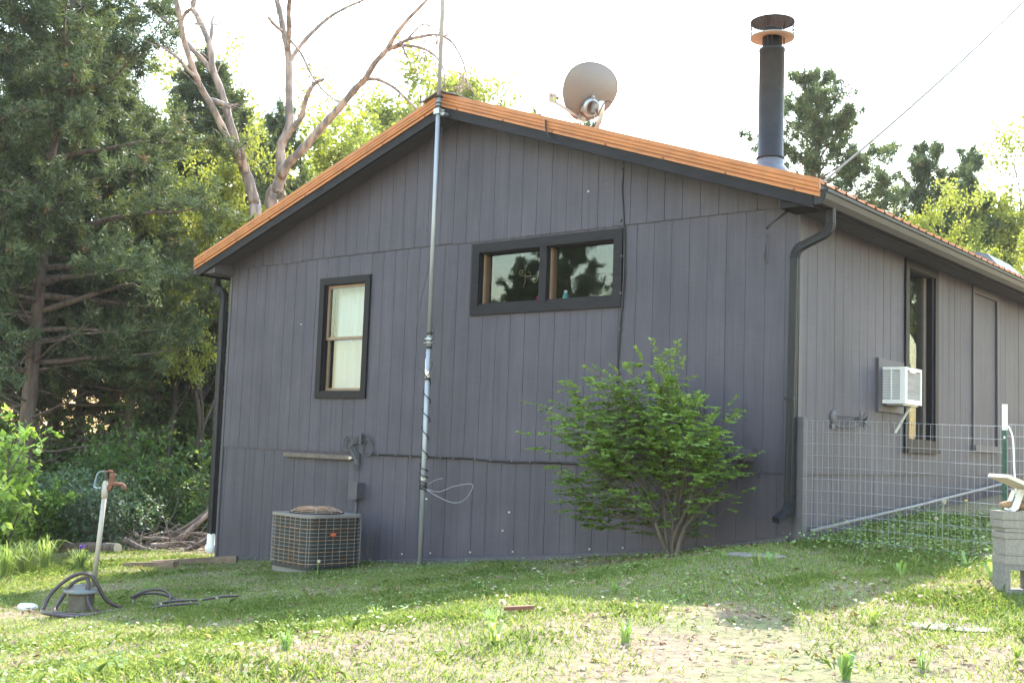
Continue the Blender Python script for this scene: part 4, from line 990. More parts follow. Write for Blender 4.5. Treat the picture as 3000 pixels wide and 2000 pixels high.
def decid(seed, H, spread, clear, leafL=.085, tuft=7, levels=4, kid=(3, 5), droop=0.):
    rg = np.random.default_rng(seed); wood = MB(); tips = []
    def grow(p, d, L, r, lv):
        n = 5 if lv == 0 else 4
        br = wobble(p, d, L, n, rg, .10 if lv == 0 else .17, .03-droop*lv)
        wood.tube(br, np.linspace(r, r*.5, n+1), 7 if lv == 0 else (5 if lv < 3 else 3), False)
        if lv >= levels-1:
            for q in br[1:]: tips.append((q, unit(br[-1]-br[0])))
            return
        for k in range(rg.integers(*kid)+ (2 if lv == 0 else 0)):
            f = rg.uniform(.35 if lv else clear, 1.0); j = min(int(f*n), n-1); q = br[j]+(br[j+1]-br[j])*(f*n-j)
            az = rg.uniform(0, 6.283); bd = unit(br[-1]-br[0]); a = unit(np.cross(bd, (.3, .2, 1) if abs(bd[2]) < .9 else (1, 0, 0))); b = np.cross(bd, a)
            sp = spread*rg.uniform(.6, 1.1)
            nd = unit(bd*math.cos(sp)+(a*math.cos(az)+b*math.sin(az))*math.sin(sp)+np.array([0, 0, .12]))
            grow(q, nd, L*rg.uniform(.42, .62)*(1.15-.35*f*(lv == 0)), r*.52*(1.2-.5*f), lv+1)
        grow(br[-1], unit(br[-1]-br[-2]), L*.5, r*.5, lv+1)
    grow((0, 0, -.2), (0, 0, 1), H*.62, .012*H+.02, 0)
    T = np.array([t[0] for t in tips]); TD = np.array([t[1] for t in tips])
    P = np.repeat(T, tuft, 0)+rg.normal(0, .10, (len(T)*tuft, 3)); D = np.repeat(TD, tuft, 0)*.5+rg.normal(0, .8, (len(P), 3))+np.array([0, 0, -.15])
    n = len(P); V = quads(P, D, leafL*rg.uniform(.6, 1.3, n), leafL*.27*rg.uniform(.7, 1.3, n), rg)
    return wood, V, np.clip(np.repeat(rg.random(len(T)), tuft)*.6+rg.random(n)*.4, 0, 1)

def bush(seed, Rm, H, nst=9, leafL=.055, per=13, kk=42):
    rg = np.random.default_rng(seed); wood = MB(); P = []; D = []
    for i in range(nst):
        az = rg.uniform(0, 6.283); o = rg.uniform(.2, 1)
        st = wobble((rg.normal(0, .08*Rm), rg.normal(0, .08*Rm), -.1), (math.cos(az)*o*Rm/H, math.sin(az)*o*Rm/H, 1), H*rg.uniform(.7, 1.08), 5, rg, .13, -.02)
        wood.tube(st, np.linspace(.016, .004, 6), 5, False)
        for k in range(kk):
            f = rg.uniform(.12, 1.0)*5; j = min(int(f), 4); q = st[j]+(st[j+1]-st[j])*(f-j)
            a2 = rg.uniform(0, 6.283); sb = wobble(q, (math.cos(a2), math.sin(a2), rg.uniform(-.1, .5)), Rm*rg.uniform(.15, .5), 3, rg, .25, -.03)
            if k % 2: wood.tube(sb, [.005, .004, .003, .002], 3, False)
            g = np.linspace(.2, 1, per)*3-1e-3; jj = g.astype(int); SB = np.array(sb)
            pts = SB[jj]+(SB[jj+1]-SB[jj])*(g-jj)[:, None]
            P.append(pts+rg.normal(0, .015, pts.shape)); D.append((SB[jj+1]-SB[jj])*3+rg.normal(0, .55, pts.shape)+np.array([0, 0, -.05]))
    P = np.concatenate(P); D = np.concatenate(D); n = len(P)
    V = quads(P, D, leafL*rg.uniform(.6, 1.3, n), leafL*.3*rg.uniform(.7, 1.2, n), rg, np.array([0, 0, 1.]))
    c = np.clip(np.repeat(rg.random(n//per), per)*.5+rg.random(n)*.5, 0, 1)
    return wood, V, c

KINDS = {}
def kind(key, gen, bark, leaf):
    w, V, c = gen
    me = bpy.data.meshes.new('trunk'); me.from_pydata(w.v, [], w.f); me.polygons.foreach_set('use_smooth', [True]*len(me.polygons)); me.materials.append(bark); me.update()
    KINDS[key] = (me, array_mesh('crown', V, None, leaf, c))
    return KINDS[key]
def plant(name, key, loc, sc_, rz, label, cat, group=None, sz=None, parts=('trunk', 'crown')):
    o = thing(name, loc, label, cat, group); o.rotation_euler[2] = rz
    o.scale = (sc_, sc_, sz if sz else sc_)
    for nm, me in zip(parts, KINDS[key]):
        c = bpy.data.objects.new(nm, me); COL.objects.link(c); c.parent = o
    return o
def spot(px, d, dy=0.):
    p = at(px, 1000, d); return (p[0], p[1], gz(p[0], p[1])+dy)
def hgt(px, py, d):
    """Height above ground that puts a tree top where the photograph shows it."""
    p = at(px, py, d); return p[2]-gz(p[0], p[1])

kind('cedar_wood', cedar(11, 10., 2.6, .26, 92, 1.0, 34, .8), BARK, CEDAR)
kind('cedar_wood2', cedar(23, 10., 2.3, .30, 80, 1.0, 40, .7), BARK, CEDAR)
kind('cedar_spire', cedar(31, 10., 2.3, .05, 105, .9, 0, .75, .12, .014, 12), BARK, CEDAR)
kind('cedar_open', cedar(47, 10., 2.7, .08, 78, .9, 6, .68, .12, .013, 14), BARK, CEDAR)
kind('spring_tree', decid(5, 10., .72, .30, .14, 9, 5), BARKG, YG)
kind('spring_tree2', decid(17, 10., .66, .25, .14, 9, 5), BARKG, YG)
kind('under_bush', bush(3, 1.2, 1.6, 9, .085, 9), BARKG, UNDER)
kind('under_bush2', bush(9, 1.0, 1.9, 8, .095, 9), BARKG, UNDER)
kind('blue_bush', bush(14, 1.1, 1.5, 11, .07, 10), BARKG, BLUEG)
kind('sapling', bush(21, .7, 1.7, 6, .09, 10, 30), BARKG, SHRUBL)

# cedars of the left wood
G1 = 'cedars of the wood at left'
CED = [(90, 21, 12.5, 1.25, 'cedar_wood', 'tallest dense cedar filling the upper left corner'),
       (-230, 19, 12.5, 1.15, 'cedar_wood2', 'cedar cut off by the left edge of the picture'),
       (395, 23.5, 8.8, 1.05, 'cedar_wood2', 'lower cedar whose crown leans toward the left roof edge'),
       (165, 24.5, 11, 1.15, 'cedar_wood2', 'cedar with a forked shadowy trunk just right of the tallest cedar'),
       (-60, 25, 11, 1.1, 'cedar_wood', 'cedar rising behind the sapling at the left edge'),
       (250, 26, 10.5, 1.15, 'cedar_wood', 'cedar with a straight dark trunk behind the tallest cedar'),
       (555, 27, 7.6, 1.0, 'cedar_wood', 'small cedar just left of the house behind the downspout'),
       (-20, 30, 10.5, 1.0, 'cedar_wood2', 'cedar deep in the wood near the left edge'),
       (460, 31, 8.5, 1.1, 'cedar_wood2', 'cedar deep in the wood left of the house'),
       (640, 33, 8.0, 1.0, 'cedar_wood2', 'cedar half hidden by the left wall of the house')]
for i, (px, d, H, s, k, lab) in enumerate(CED):
    plant('cedar_tree', k, spot(px, d), s, i*1.37+.4, lab, 'tree', G1, H/10)
# trees behind the house
T = [('cedar_tree', 'cedar_spire', 690, 70, 26.5, 1.5, 'dark pointed cedar between the two dead trees', 'cedars behind the house'),
     ('cedar_tree', 'cedar_spire', 815, 290, 31, 1.0, 'slim cedar tip right of the dark pointed cedar', 'cedars behind the house'),
     ('cedar_tree', 'cedar_spire', 1005, 370, 27, .9, 'small cedar tip peeping over the left roof slope', 'cedars behind the house'),
     ('cedar_tree', 'cedar_open', 2480, 165, 28.5, 1.25, 'tall open cedar right of the chimney', 'cedars behind the house'),
     ('cedar_tree', 'cedar_open', 2640, 400, 33, 1.1, 'shorter cedar behind the tall open cedar', 'cedars behind the house'),
     ('cedar_tree', 'cedar_spire', 2780, 375, 33, 1.0, 'pointed cedar among yellow trees at right', 'cedars behind the house'),
     ('cedar_tree', 'cedar_open', 1760, 325, 44, .8, 'cedar top just right of the satellite dish', 'cedars behind the house'),
     ('cedar_tree', 'cedar_spire', 1543, 300, 46, .6, 'tiny cedar tip left of the satellite dish', 'cedars behind the house'),
     ('cedar_tree', 'cedar_spire', 1870, 390, 48, .6, 'tiny cedar tip over the right roof slope', 'cedars behind the house'),
     ('cedar_tree', 'cedar_spire', 1625, 330, 44, .5, 'tiny cedar tip under the dish feed', 'cedars behind the house'),
     ('spring_tree', 'spring_tree', 490, 440, 24, .9, 'yellow green tree left of the leaning dead tree', 'spring trees behind the house'),
     ('spring_tree', 'spring_tree2', 625, 500, 23.8, .8, 'yellow green tree behind the leaning dead trunk', 'spring trees behind the house'),
     ('spring_tree', 'spring_tree', 790, 300, 33, 1.15, 'yellow green tree right of the dark pointed cedar', 'spring trees behind the house'),
     ('spring_tree', 'spring_tree2', 960, 160, 41, 1.35, 'tallest yellow green tree above the left roof slope', 'spring trees behind the house'),
     ('spring_tree', 'spring_tree', 1100, 190, 43, 1.25, 'pale yellow tree left of the mast', 'spring trees behind the house'),
     ('spring_tree', 'spring_tree2', 1290, 330, 46, .9, 'pale yellow tree around the mast top', 'spring trees behind the house'),
     ('spring_tree', 'spring_tree2', 860, 400, 29, 1.0, 'yellow green tree low behind the forked dead tree', 'spring trees behind the house'),
     ('spring_tree', 'spring_tree', 2740, 540, 33, .9, 'yellow green tree in front of the pointed cedar at right', 'spring trees behind the house'),
     ('spring_tree', 'spring_tree2', 2920, 430, 36, 1.0, 'pale yellow tree near the right edge', 'spring trees behind the house'),
     ('spring_tree', 'spring_tree', 3060, 430, 34, 1.1, 'yellow green tree cut by the right edge', 'spring trees behind the house'),
     ('spring_tree', 'spring_tree2', 2640, 660, 30, .8, 'low yellow green tree over the right gutter', 'spring trees behind the house'),
     ('spring_tree', 'spring_tree', 2850, 600, 29, .85, 'low leafy tree above the ribbed eave at right', 'spring trees behind the house'),
     ('spring_tree', 'spring_tree2', 3000, 650, 28, .85, 'low leafy tree in the right corner over the eave', 'spring trees behind the house')]
for i, (nm, k, px, py, d, s, lab, grp) in enumerate(T):
    ref = KINDS[k][1]; zmax = max(v.co.z for v in ref.vertices) if 'zmax' not in ref else ref['zmax']; ref['zmax'] = zmax
    H = hgt(px, py, d)*(1.1 if nm == 'spring_tree' else 1.)
    plant(nm, k, spot(px, d), s*max(.6, H/13), i*2.1+.9, lab, 'tree', grp, H/zmax)
# trees on the far side of the yard that the windows mirror
for i, (x, y, k, s, lab) in enumerate([(-3.3, -12.6, 'cedar_wood2', .78, 'cedar mirrored in right pane of the wide window'), (-6.0, -12.9, 'cedar_open', .74, 'cedar mirrored in left pane of the wide window'),
                                  (-8.5, -17, 'cedar_wood2', .8, 'cedar mirrored deep in the wide window'),
                                  (12.9, 15.9, 'spring_tree', .62, 'yellow green tree mirrored in the narrow side window'), (14.2, 21, 'spring_tree2', .9, 'tall spring tree mirrored in the narrow side window')]):
    nm = 'cedar_tree' if 'cedar' in k else 'spring_tree'
    plant(nm, k, (x, y, gz(x, y)), s, i*1.9, lab, 'tree', 'trees across the yard')

# dead trees, limb by limb
dr = np.random.default_rng(41)
def dead_tree(base, trunk, limbs, label, origin_px):
    o = thing('dead_tree', base, label, 'tree', 'dead trees left of the house')
    def limb(pts, r0, r1, d0, d1, name):
        n = len(pts); P = [at(400+a*.44643, b*.44643, d) for (a, b), d in zip(pts, np.linspace(d0, d1, n))]
        if name == 'trunk': P = [np.array(base)+(0, 0, -.2), np.array(base)*.45+P[0]*.55] + P
        K = P
        P = curve_pts(P, 4); n = len(P); rr = np.linspace(r0, r1, n)*(1+.07*np.sin(np.arange(n)*1.7)+.05*np.sin(np.arange(n)*4.1))
        lm = MB().tube(P, rr, 9)
        if name != 'trunk':
            for q in range(7):
                j = dr.integers(n//3, n-1); dd_ = unit(P[j+1]-P[j-1]) + dr.normal(0, .55, 3)
                lm.tube(wobble(P[j], dd_, dr.uniform(.25, .85), 4, dr, .22), [.011, .009, .007, .005, .003], 4, False)
        obj(name, lm, BARKD, o, smooth=True)
    limb(*trunk, 'trunk')
    for l in limbs: limb(*l, 'limb')
    return o
b1 = spot(758, 22.); b2 = spot(782, 23.5)
dead_tree(b1, ([(778, 1415), (775, 1330), (735, 1180), (700, 1090)], .125, .10, 22, 22), [
    ([(700, 1090), (645, 920), (590, 720), (540, 560), (500, 460), (485, 330), (460, 240), (400, 110), (370, 55), (385, -30)], .085, .045, 22, 22.5),
    ([(700, 1095), (640, 990), (560, 830), (490, 690), (430, 590), (390, 500), (350, 390), (310, 260), (290, 150), (255, -20)], .075, .045, 21.9, 21),
    ([(390, 510), (330, 450), (270, 380), (200, 330), (140, 288)], .035, .02, 21.3, 21),
    ([(500, 480), (440, 400), (350, 310), (300, 240), (220, 160), (180, 125), (110, 55), (50, 20)], .055, .035, 22.2, 23),
    ([(290, 145), (320, 90), (365, 55)], .035, .03, 21.1, 21), ([(478, 300), (492, 230), (495, 150), (508, 110)], .04, .03, 22.3, 22.8),
    ([(715, 1130), (705, 1040), (690, 970)], .06, .035, 21.9, 21.7), ([(490, 660), (560, 680), (610, 705)], .06, .04, 21.7, 21.6),
    ([(300, 150), (360, 150), (405, 158)], .008, .004, 21.1, 20.8)], 'leaning bare dead tree with two tall limbs left of the roof', None)
dead_tree(b2, ([(880, 1350), (920, 1240), (950, 1150)], .15, .12, 23.5, 23.5), [
    ([(950, 1160), (945, 1040), (950, 950), (1000, 830), (1000, 720), (1000, 560), (1000, 430), (990, 320), (965, 210), (945, 100), (915, -20)], .105, .055, 23.5, 24),
    ([(950, 1160), (1000, 1070), (1090, 980), (1220, 830), (1330, 710), (1440, 580), (1500, 520), (1560, 420), (1640, 330), (1700, 230), (1780, 130), (1920, -15)], .10, .03, 23.4, 22),
    ([(1650, 330), (1720, 290), (1800, 255), (1900, 235), (1980, 230), (2060, 270), (2110, 340), (2150, 430), (2165, 490), (2180, 590)], .04, .008, 22.6, 21.5),
    ([(1770, 270), (1830, 200), (1885, 160), (1960, 185), (2030, 220), (2080, 290)], .022, .006, 22.4, 22),
    ([(1680, 320), (1750, 300), (1850, 310), (1930, 345), (1985, 400), (2015, 460), (2030, 610)], .035, .010, 22.6, 22.2),
    ([(1470, 540), (1530, 520), (1590, 525), (1680, 570), (1760, 640), (1840, 720), (1900, 800)], .04, .022, 22.9, 22.3),
    ([(2020, 450), (2080, 455), (2130, 490), (2140, 560), (2160, 600)], .012, .004, 22.2, 22),
    ([(1880, 170), (1878, 230), (1890, 290), (1895, 380)], .007, .003, 22.2, 22), ([(2060, 270), (2140, 380), (2150, 500), (2130, 590)], .007, .003, 22, 21.8),
    ([(1965, 235), (1975, 265), (1970, 295)], .018, .01, 22, 22), ([(1740, 300), (1755, 325)], .03, .025, 22.4, 22.4),
    ([(950, 950), (1020, 850), (1080, 770), (1110, 660), (1140, 590), (1180, 540), (1230, 520)], .075, .03, 23.6, 23),
    ([(1000, 420), (1040, 350), (1110, 260), (1200, 170), (1280, 105), (1380, 50), (1470, 10), (1540, -20)], .05, .02, 23.9, 24.5),
    ([(992, 330), (1000, 240), (1000, 150), (1000, 50), (1010, -20)], .055, .045, 23.8, 23.2), ([(985, 240), (1040, 300), (1090, 370), (1130, 460), (1180, 540), (1240, 610), (1310, 660), (1390, 690)], .03, .012, 23.7, 23),
    ([(955, 205), (900, 160), (865, 115)], .035, .028, 23.8, 23.5), ([(930, 1300), (960, 1260), (975, 1290)], .05, .03, 23.4, 23.1)], 'forked bare dead tree arching over the left roof slope', None)

# undergrowth at the edge of the wood
UB = [(20, 19.5, 1.0, 'under_bush2'), (150, 20, 1.1, 'under_bush'), (270, 19, .95, 'blue_bush'), (350, 18.3, .95, 'blue_bush'), (420, 20.5, 1.1, 'under_bush'), (520, 21.5, 1.2, 'under_bush2'), (600, 20.5, 1.05, 'under_bush'), (90, 22.5, 1.4, 'under_bush2'),
      (230, 23.5, 1.5, 'under_bush'), (370, 24, 1.6, 'under_bush2'), (480, 25, 1.6, 'under_bush'), (580, 25, 1.7, 'under_bush2'), (-60, 21, 1.4, 'under_bush'), (310, 21.5, 1.2, 'under_bush2'), (190, 18.2, .8, 'under_bush'), (40, 30, 1.7, 'under_bush2'), (150, 31, 1.7, 'under_bush'), (260, 32, 1.7, 'under_bush2'), (-60, 28, 1.7, 'under_bush'), (350, 33, 1.3, 'under_bush'), (70, 25, 1.9, 'under_bush2'), (0, 26, 2.0, 'under_bush'), (140, 26, 1.8, 'under_bush')]
UL = ['leafy bush lowest at the far left behind the grass clump', 'green bush left of the hydrant pipe', 'bluish bush directly behind the hydrant', 'bluish bush with pale leaves right of hydrant', 'green bush above the fallen branches', 'tall bush near the house corner', 'bush touching the left house wall', 'bush under the tallest cedar trunk',
      'tall bush between the cedar trunks behind hydrant', 'tall bush behind the bluish bushes', 'tall bush behind the brush pile', 'tallest bush left of the downspout', 'bush cut by the left edge under cedars', 'bush between hydrant and cedar trunks', 'low bush over the fallen log', 'far bush behind the trunks at far left', 'far bush behind the trunks left of hydrant', 'far bush behind the trunks above hydrant', 'far bush at the left edge deep in the wood', 'far bush deep in the wood right of hydrant', 'tall bush beside the tallest cedar trunk', 'tall bush behind the sunlit sapling', 'tall bush right of the tallest cedar trunk']
for i, ((px, d, s, k), lab) in enumerate(zip(UB, UL)):
    plant('woodland_bush', k, spot(px, d), s, i*1.7, lab, 'bush', 'undergrowth bushes at edge of the wood', parts=('stems', 'leaves'))
plant('sapling', 'sapling', spot(55, 17), 1.15, .4, 'yellow green sapling in sunlight at the left edge', 'sapling', parts=('stems', 'leaves'))
plant('sapling', 'sapling', spot(-60, 15.5), 1.5, 2.4, 'taller sapling with drooping leaves cut by left edge', 'sapling', parts=('stems', 'leaves'))
plant('sapling', 'sapling', spot(130, 18), .8, 4.4, 'small sapling with spreading leaf tiers left of hydrant', 'sapling', parts=('stems', 'leaves'))

# burning-bush shrub in front of the wall
OUT = [(5.9, 2.23), (6.16, 2.31), (6.53, 2.4), (6.72, 2.55), (6.96, 2.54), (7.31, 2.65), (7.49, 2.66), (7.74, 2.69), (7.76, 2.52), (7.67, 2.4), (7.75, 2.29), (7.86, 2.2), (8.05, 2.27), (8.23, 2.19), (8.39, 2.11), (8.21, 2.03), (8.15, 1.98), (8.37, 1.79), (8.23, 1.68), (7.95, 1.63), (8.29, 1.5), (7.92, 1.44), (7.7, 1.37), (7.73, 1.24), (7.5, 1.13), (7.26, 1.17), (7.05, 1.26), (6.41, 1.32), (6.72, 1.38), (6.36, 1.55), (6.54, 1.62), (6.82, 1.72), (6.44, 1.77), (6.21, 1.99), (6.19, 2.18)]
def inside(x, z):
    c = False; j = len(OUT)-1
    for i in range(len(OUT)):
        xi, zi = OUT[i]; xj, zj = OUT[j]
        if (zi > z) != (zj > z) and x < (xj-xi)*(z-zi)/(zj-zi)+xi: c = not c
        j = i
    return c
rg = np.random.default_rng(12); SB_ = np.array([7.52, -.62, gz(7.52, -.62)])
shr = thing('wall_shrub', tuple(SB_), 'bright green spreading shrub growing against the grey wall', 'shrub')
ends = [(7.25+(x-7.25)*(.82 if x < 7.25 else .8), z) for x, z in OUT if z > 1.2]
while len(ends) < 170:
    x, z = rg.uniform(5.95, 8.4), rg.uniform(1.25, 2.68)
    if inside(x, z): ends.append((7.25+(x-7.25)*(.88 if x < 7.25 else .84), z))
LP, LD = [], []; stems = MB(); twg = MB()
for k in range(8):
    a = -1+2*(k+.5)/8+rg.normal(0, .06); top = SB_+np.array([a*.55, rg.uniform(-.22, .22), rg.uniform(.55, .95)])
    stems.tube(curve_pts([SB_+(rg.normal(0, .05), rg.normal(0, .04), -.08), SB_+np.array([a*.16+rg.normal(0, .03), rg.normal(0, .05), .28]), top], 4), np.linspace(.021, .008, 9), 6, False)
for x, z in ends:
    z = round(z/.15)*.15+rg.normal(0, .018); f = (z-1.1)/1.5; dy = rg.normal(0, .26)*(1 if f < .85 else .5); e = np.array([x, -.72+np.clip(dy, -.65, .58), z])
    a0 = SB_+np.array([(x-SB_[0])*.42, dy*.4, min(.85, (z-SB_[2])*.52)]); mid = (a0+e)/2+np.array([0, 0, -.04-.10*abs(x-SB_[0])*.4]); mid[2] = min(mid[2], e[2]-.02)
    br = curve_pts([a0, mid, e], 6); twg.tube(br, np.linspace(.0048, .0018, len(br)), 4, False)
    B = np.array(br); out_d = unit(np.array([x-SB_[0], dy*1.2, .12]))
    for t in range(13):
        f2 = rg.uniform(.32, 1.0)*(len(B)-1); j = min(int(f2), len(B)-2); q = B[j]+(B[j+1]-B[j])*(f2-j)
        a = rg.uniform(0, 6.283); d = unit(out_d*.7+np.array([math.cos(a), math.sin(a)*.8, rg.uniform(-.08, .05)])); L = rg.uniform(.06, .18)
        if t == 0: q, d, L = B[-1], unit((B[-1]-B[-4])*np.array([1, 1, .35])), .14
        if q[1]+d[1]*L > -.05: continue
        if q[2] < 1.62 and abs(q[0]-7.5) < .5+.2*rg.random() and rg.random() < .66: continue
        tip = q+d*L+np.array([0, 0, -.1*L]); twg.tube([q, tip], [.002, .0012], 3, False)
        n = int(L/.024)+2; g = np.linspace(.15, 1.05, n)[:, None]; s = np.cross(d, (0, 0, 1)); s = s/np.linalg.norm(s)
        pts = q+(tip-q)*g
        for sg in (-1, 1):
            LP.append(pts); LD.append(np.tile(d*.75+s*sg*.75+np.array([0, 0, -.22]), (n, 1))+rg.normal(0, .2, (n, 3)))
LP = np.concatenate(LP); LD = np.concatenate(LD); n = len(LP)
V = quads(LP, LD, .050*rg.uniform(.6, 1.3, n), .0150*rg.uniform(.8, 1.25, n), rg, np.array([0, 0, 1.]))
obj('stems', stems, BARKG, shr, smooth=True); obj('twigs', twg, BARKG, shr)
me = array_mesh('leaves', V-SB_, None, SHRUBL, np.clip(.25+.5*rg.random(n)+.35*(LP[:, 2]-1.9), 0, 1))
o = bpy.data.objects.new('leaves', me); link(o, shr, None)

# ---------------------------------------------------------------- lawn: grass, clover, litter
def vnoise(x, y, s, seed):
    r_ = np.random.default_rng(seed); T_ = r_.random((64, 64)); x = x*s+100; y = y*s+100
    i, j = np.floor(x).astype(int), np.floor(y).astype(int); f, g = x-i, y-j; f = f*f*(3-2*f); g = g*g*(3-2*g)
    a = T_[i % 64, j % 64]; b = T_[(i+1) % 64, j % 64]; c = T_[i % 64, (j+1) % 64]; d = T_[(i+1) % 64, (j+1) % 64]
    return a*(1-f)*(1-g)+b*f*(1-g)+c*(1-f)*g+d*f*g
def patch(x, y, s, seed): return .55*vnoise(x, y, s, seed)+.3*vnoise(x, y, s*2.3, seed+1)+.15*vnoise(x, y, s*5.1, seed+2)
def scatter(n, rg, dmin=4.3, dmax=17.5, pw=.55):
    """Points on the lawn, sown denser near the camera's side, with the house footprint left free."""
    u = rg.random(n); d = dmin*(dmax/dmin)**(u**pw*1.0)
    lat = rg.uniform(-.56, .56, n)
    f2 = np.array([CF[0], CF[1]]); f2 /= np.linalg.norm(f2); r2 = np.array([f2[1], -f2[0]])
    X = CAM[:2]+f2*d[:, None]+r2*(lat*d)[:, None]
    x, y = X[:, 0], X[:, 1]
    ok = ~((x > -.03) & (x < W+.03) & (y > -.03)) & ~((y > 3.2) & (x > 8))
    return x[ok], y[ok]
def bare(x, y):
    """Where the soil shows: trodden strip lower right, dirt under the shrub and by the hydrant."""
    b = np.clip((patch(x, y, 1.1, 40)-.50)*5, 0, 1)
    t = np.clip(1-np.abs((x-10.0)*.35+(y+4.4)*1.0)/1.3, 0, 1)*np.clip((x-8.9)/1.2, 0, 1)*(.4+1.2*patch(x, y, 1.6, 33))
    s = np.clip(1-np.hypot((x-6.9)/1.6, (y+.75)/.55), 0, 1)*1.5
    h = np.clip(1-np.hypot(x-3.0, y+4.3)/.8, 0, 1)*1.2
    return np.clip(b*.6+t*1.25+s+h, 0, 1)
rg = np.random.default_rng(99)
x, y = scatter(470000, rg)
dens = 1-.96*bare(x, y); keep = rg.random(len(x)) < np.clip(dens*(.55+.7*patch(x, y, 2.2, 60)), 0, 1)
x, y = x[keep], y[keep]; n = len(x); z = ground_z(x, y)-.004
tall = np.clip((patch(x, y, 1.6, 70)-.52)*6, 0, 1)
side_tall = ((x > 8.5) & (y > -.5)).astype(float)
wet = np.clip(1-np.hypot(x+1.2, y+2.2)/3.0, 0, 1)
h = rg.uniform(.012, .034, n)*(1+.7*tall+.5*side_tall+1.0*wet)*np.where(rg.random(n) < .015, 1.8, 1)
az = rg.uniform(0, 6.283, n); lean = rg.uniform(.1, 1.1, n); w = rg.uniform(.0014, .0029, n)
dx, dy = np.cos(az)*lean, np.sin(az)*lean; sx, sy = -np.sin(az)*w, np.cos(az)*w
P0_ = np.stack([x, y, z], 1); S_ = np.stack([sx, sy, 0*x], 1); M1 = P0_+np.stack([dx*h*.28, dy*h*.28, h*.6], 1); Tp = P0_+np.stack([dx*h*.85, dy*h*.85, h*(1.05-.35*lean)], 1)
V = np.stack([P0_-S_, P0_+S_, M1+S_*.75, Tp, M1-S_*.75], 1)
col = np.clip(.12+.55*rg.random(n)+.45*(patch(x, y, .8, 80)-.5)+.18*bare(x, y)-.25*side_tall-.15*tall, 0, 1); col = np.where(rg.random(n) < .05, .97, col)
tag(link(bpy.data.objects.new('grass', array_mesh('grass', V, None, GRASSM, col)), None, (0, 0, 0)), 'short patchy lawn grass around the house', 'grass', kind='stuff')
# clover and ground ivy: small flat leaves
x, y = scatter(60000, rg); k1 = np.clip((patch(x, y, 1.3, 90)-.42)*4, 0, 1); nearw = np.clip(1-np.abs(y)/2.0, 0, 1)*(x < 8.4)
side_ = ((x > 8.5) & (x < 10.4) & (y > -.5)).astype(float)
keep = rg.random(len(x)) < np.clip(k1*(.35+.9*nearw)+.8*side_, 0, 1)*(1-.8*bare(x, y)); x, y = x[keep], y[keep]; n = len(x)
P = np.stack([x, y, ground_z(x, y)+rg.uniform(.012, .05, n)*(1+1.6*side_[keep])], 1); a = rg.uniform(0, 6.283, n)
D = np.stack([np.cos(a), np.sin(a), rg.uniform(-.2, .5, n)], 1)
V = quads(P, D, rg.uniform(.014, .034, n)*(1+.2*side_[keep]), rg.uniform(.007, .015, n)*(1+.2*side_[keep]), rg, np.array([0, 0, 1.]))
tag(link(bpy.data.objects.new('clover', array_mesh('clover', V, None, CLOV, rg.random(n))), None, (0, 0, 0)), 'low clover and weed leaves growing through the lawn', 'clover', kind='stuff')
# seed-head weeds catching light
# dry oak leaves
x, y = scatter(20000, rg, 4.3, 19); b = bare(x, y); keep = rg.random(len(x)) < np.clip(.02+.7*b+.6*np.clip((patch(x, y, 1.7, 30)-.55)*5, 0, 1), 0, 1); x, y = x[keep], y[keep]; n = len(x)
P = np.stack([x, y, ground_z(x, y)+rg.uniform(.004, .022, n)], 1); a = rg.uniform(0, 6.283, n); D = np.stack([np.cos(a), np.sin(a), rg.normal(0, .25, n)], 1); L = rg.uniform(.018, .052, n)
S_ = unit(np.cross(unit(D), np.array([0, 0, 1.])+rg.normal(0, .35, (n, 3)))); U = np.cross(S_, unit(D)); Dn = unit(D)*L[:, None]; wv = (L*rg.uniform(.22, .34, n))[:, None]; cu = (L*rg.uniform(.05, .3, n))[:, None]
V = np.stack([P, P+Dn*.3+S_*wv+U*cu, P+Dn*.72+S_*wv*.8+U*cu, P+Dn, P+Dn*.7-S_*wv*.8+U*cu*.6, P+Dn*.3-S_*wv+U*cu], 1)
tag(link(bpy.data.objects.new('leaf_litter', array_mesh('leaf_litter', V, None, LITTER, rg.random(n))), None, (0, 0, 0)), 'dry brown oak leaves scattered over the bare soil', 'leaves', kind='stuff')

# broad-leaved weeds and grass clumps one can pick out
def tuft(name, x, y, n, L, w, mat, label, cat, group, seed, lean=.6, z=None):
    r_ = np.random.default_rng(seed); P = []; zz = gz(x, y) if z is None else z
    V = []
    for k in range(n):
        a = r_.uniform(0, 6.283); l = L*r_.uniform(.55, 1.15); ln = lean*r_.uniform(.15, 1.2); d = np.array([math.cos(a), math.sin(a), 0]); s = np.array([-math.sin(a), math.cos(a), 0])*w*r_.uniform(.7, 1.2)
        b = np.array([r_.normal(0, L*.07), r_.normal(0, L*.07), -.01]); q = [b, b+d*l*.22*ln+(0, 0, l*.45), b+d*l*.6*ln+(0, 0, l*.8), b+d*l*1.05*ln+(0, 0, l*(1-.45*ln))]
        V += [[q[0]-s*.5, q[0]+s*.5, q[1]+s, q[1]-s], [q[1]-s, q[1]+s, q[2]+s*.85, q[2]-s*.85], [q[2]-s*.85, q[2]+s*.85, q[3]+s*.08, q[3]-s*.08]]
    me = array_mesh(name, np.array(V), None, mat, np.repeat(r_.random(n)*.7, 3))
    o = bpy.data.objects.new(name, me); link(o, None, (x, y, zz)); return tag(o, label, cat, group)
WD = [(2225, 1660), (2250, 1655), (2640, 1690), (2680, 1660), (2830, 1665), (2905, 1700), (1450, 1890), (1440, 1830), (1800, 1740), (2560, 1830), (2480, 1990), (840, 1900), (240, 1990), (1830, 1885), (2700, 1960), (2980, 1935), (2120, 1640), (430, 1730), (1100, 1820)]
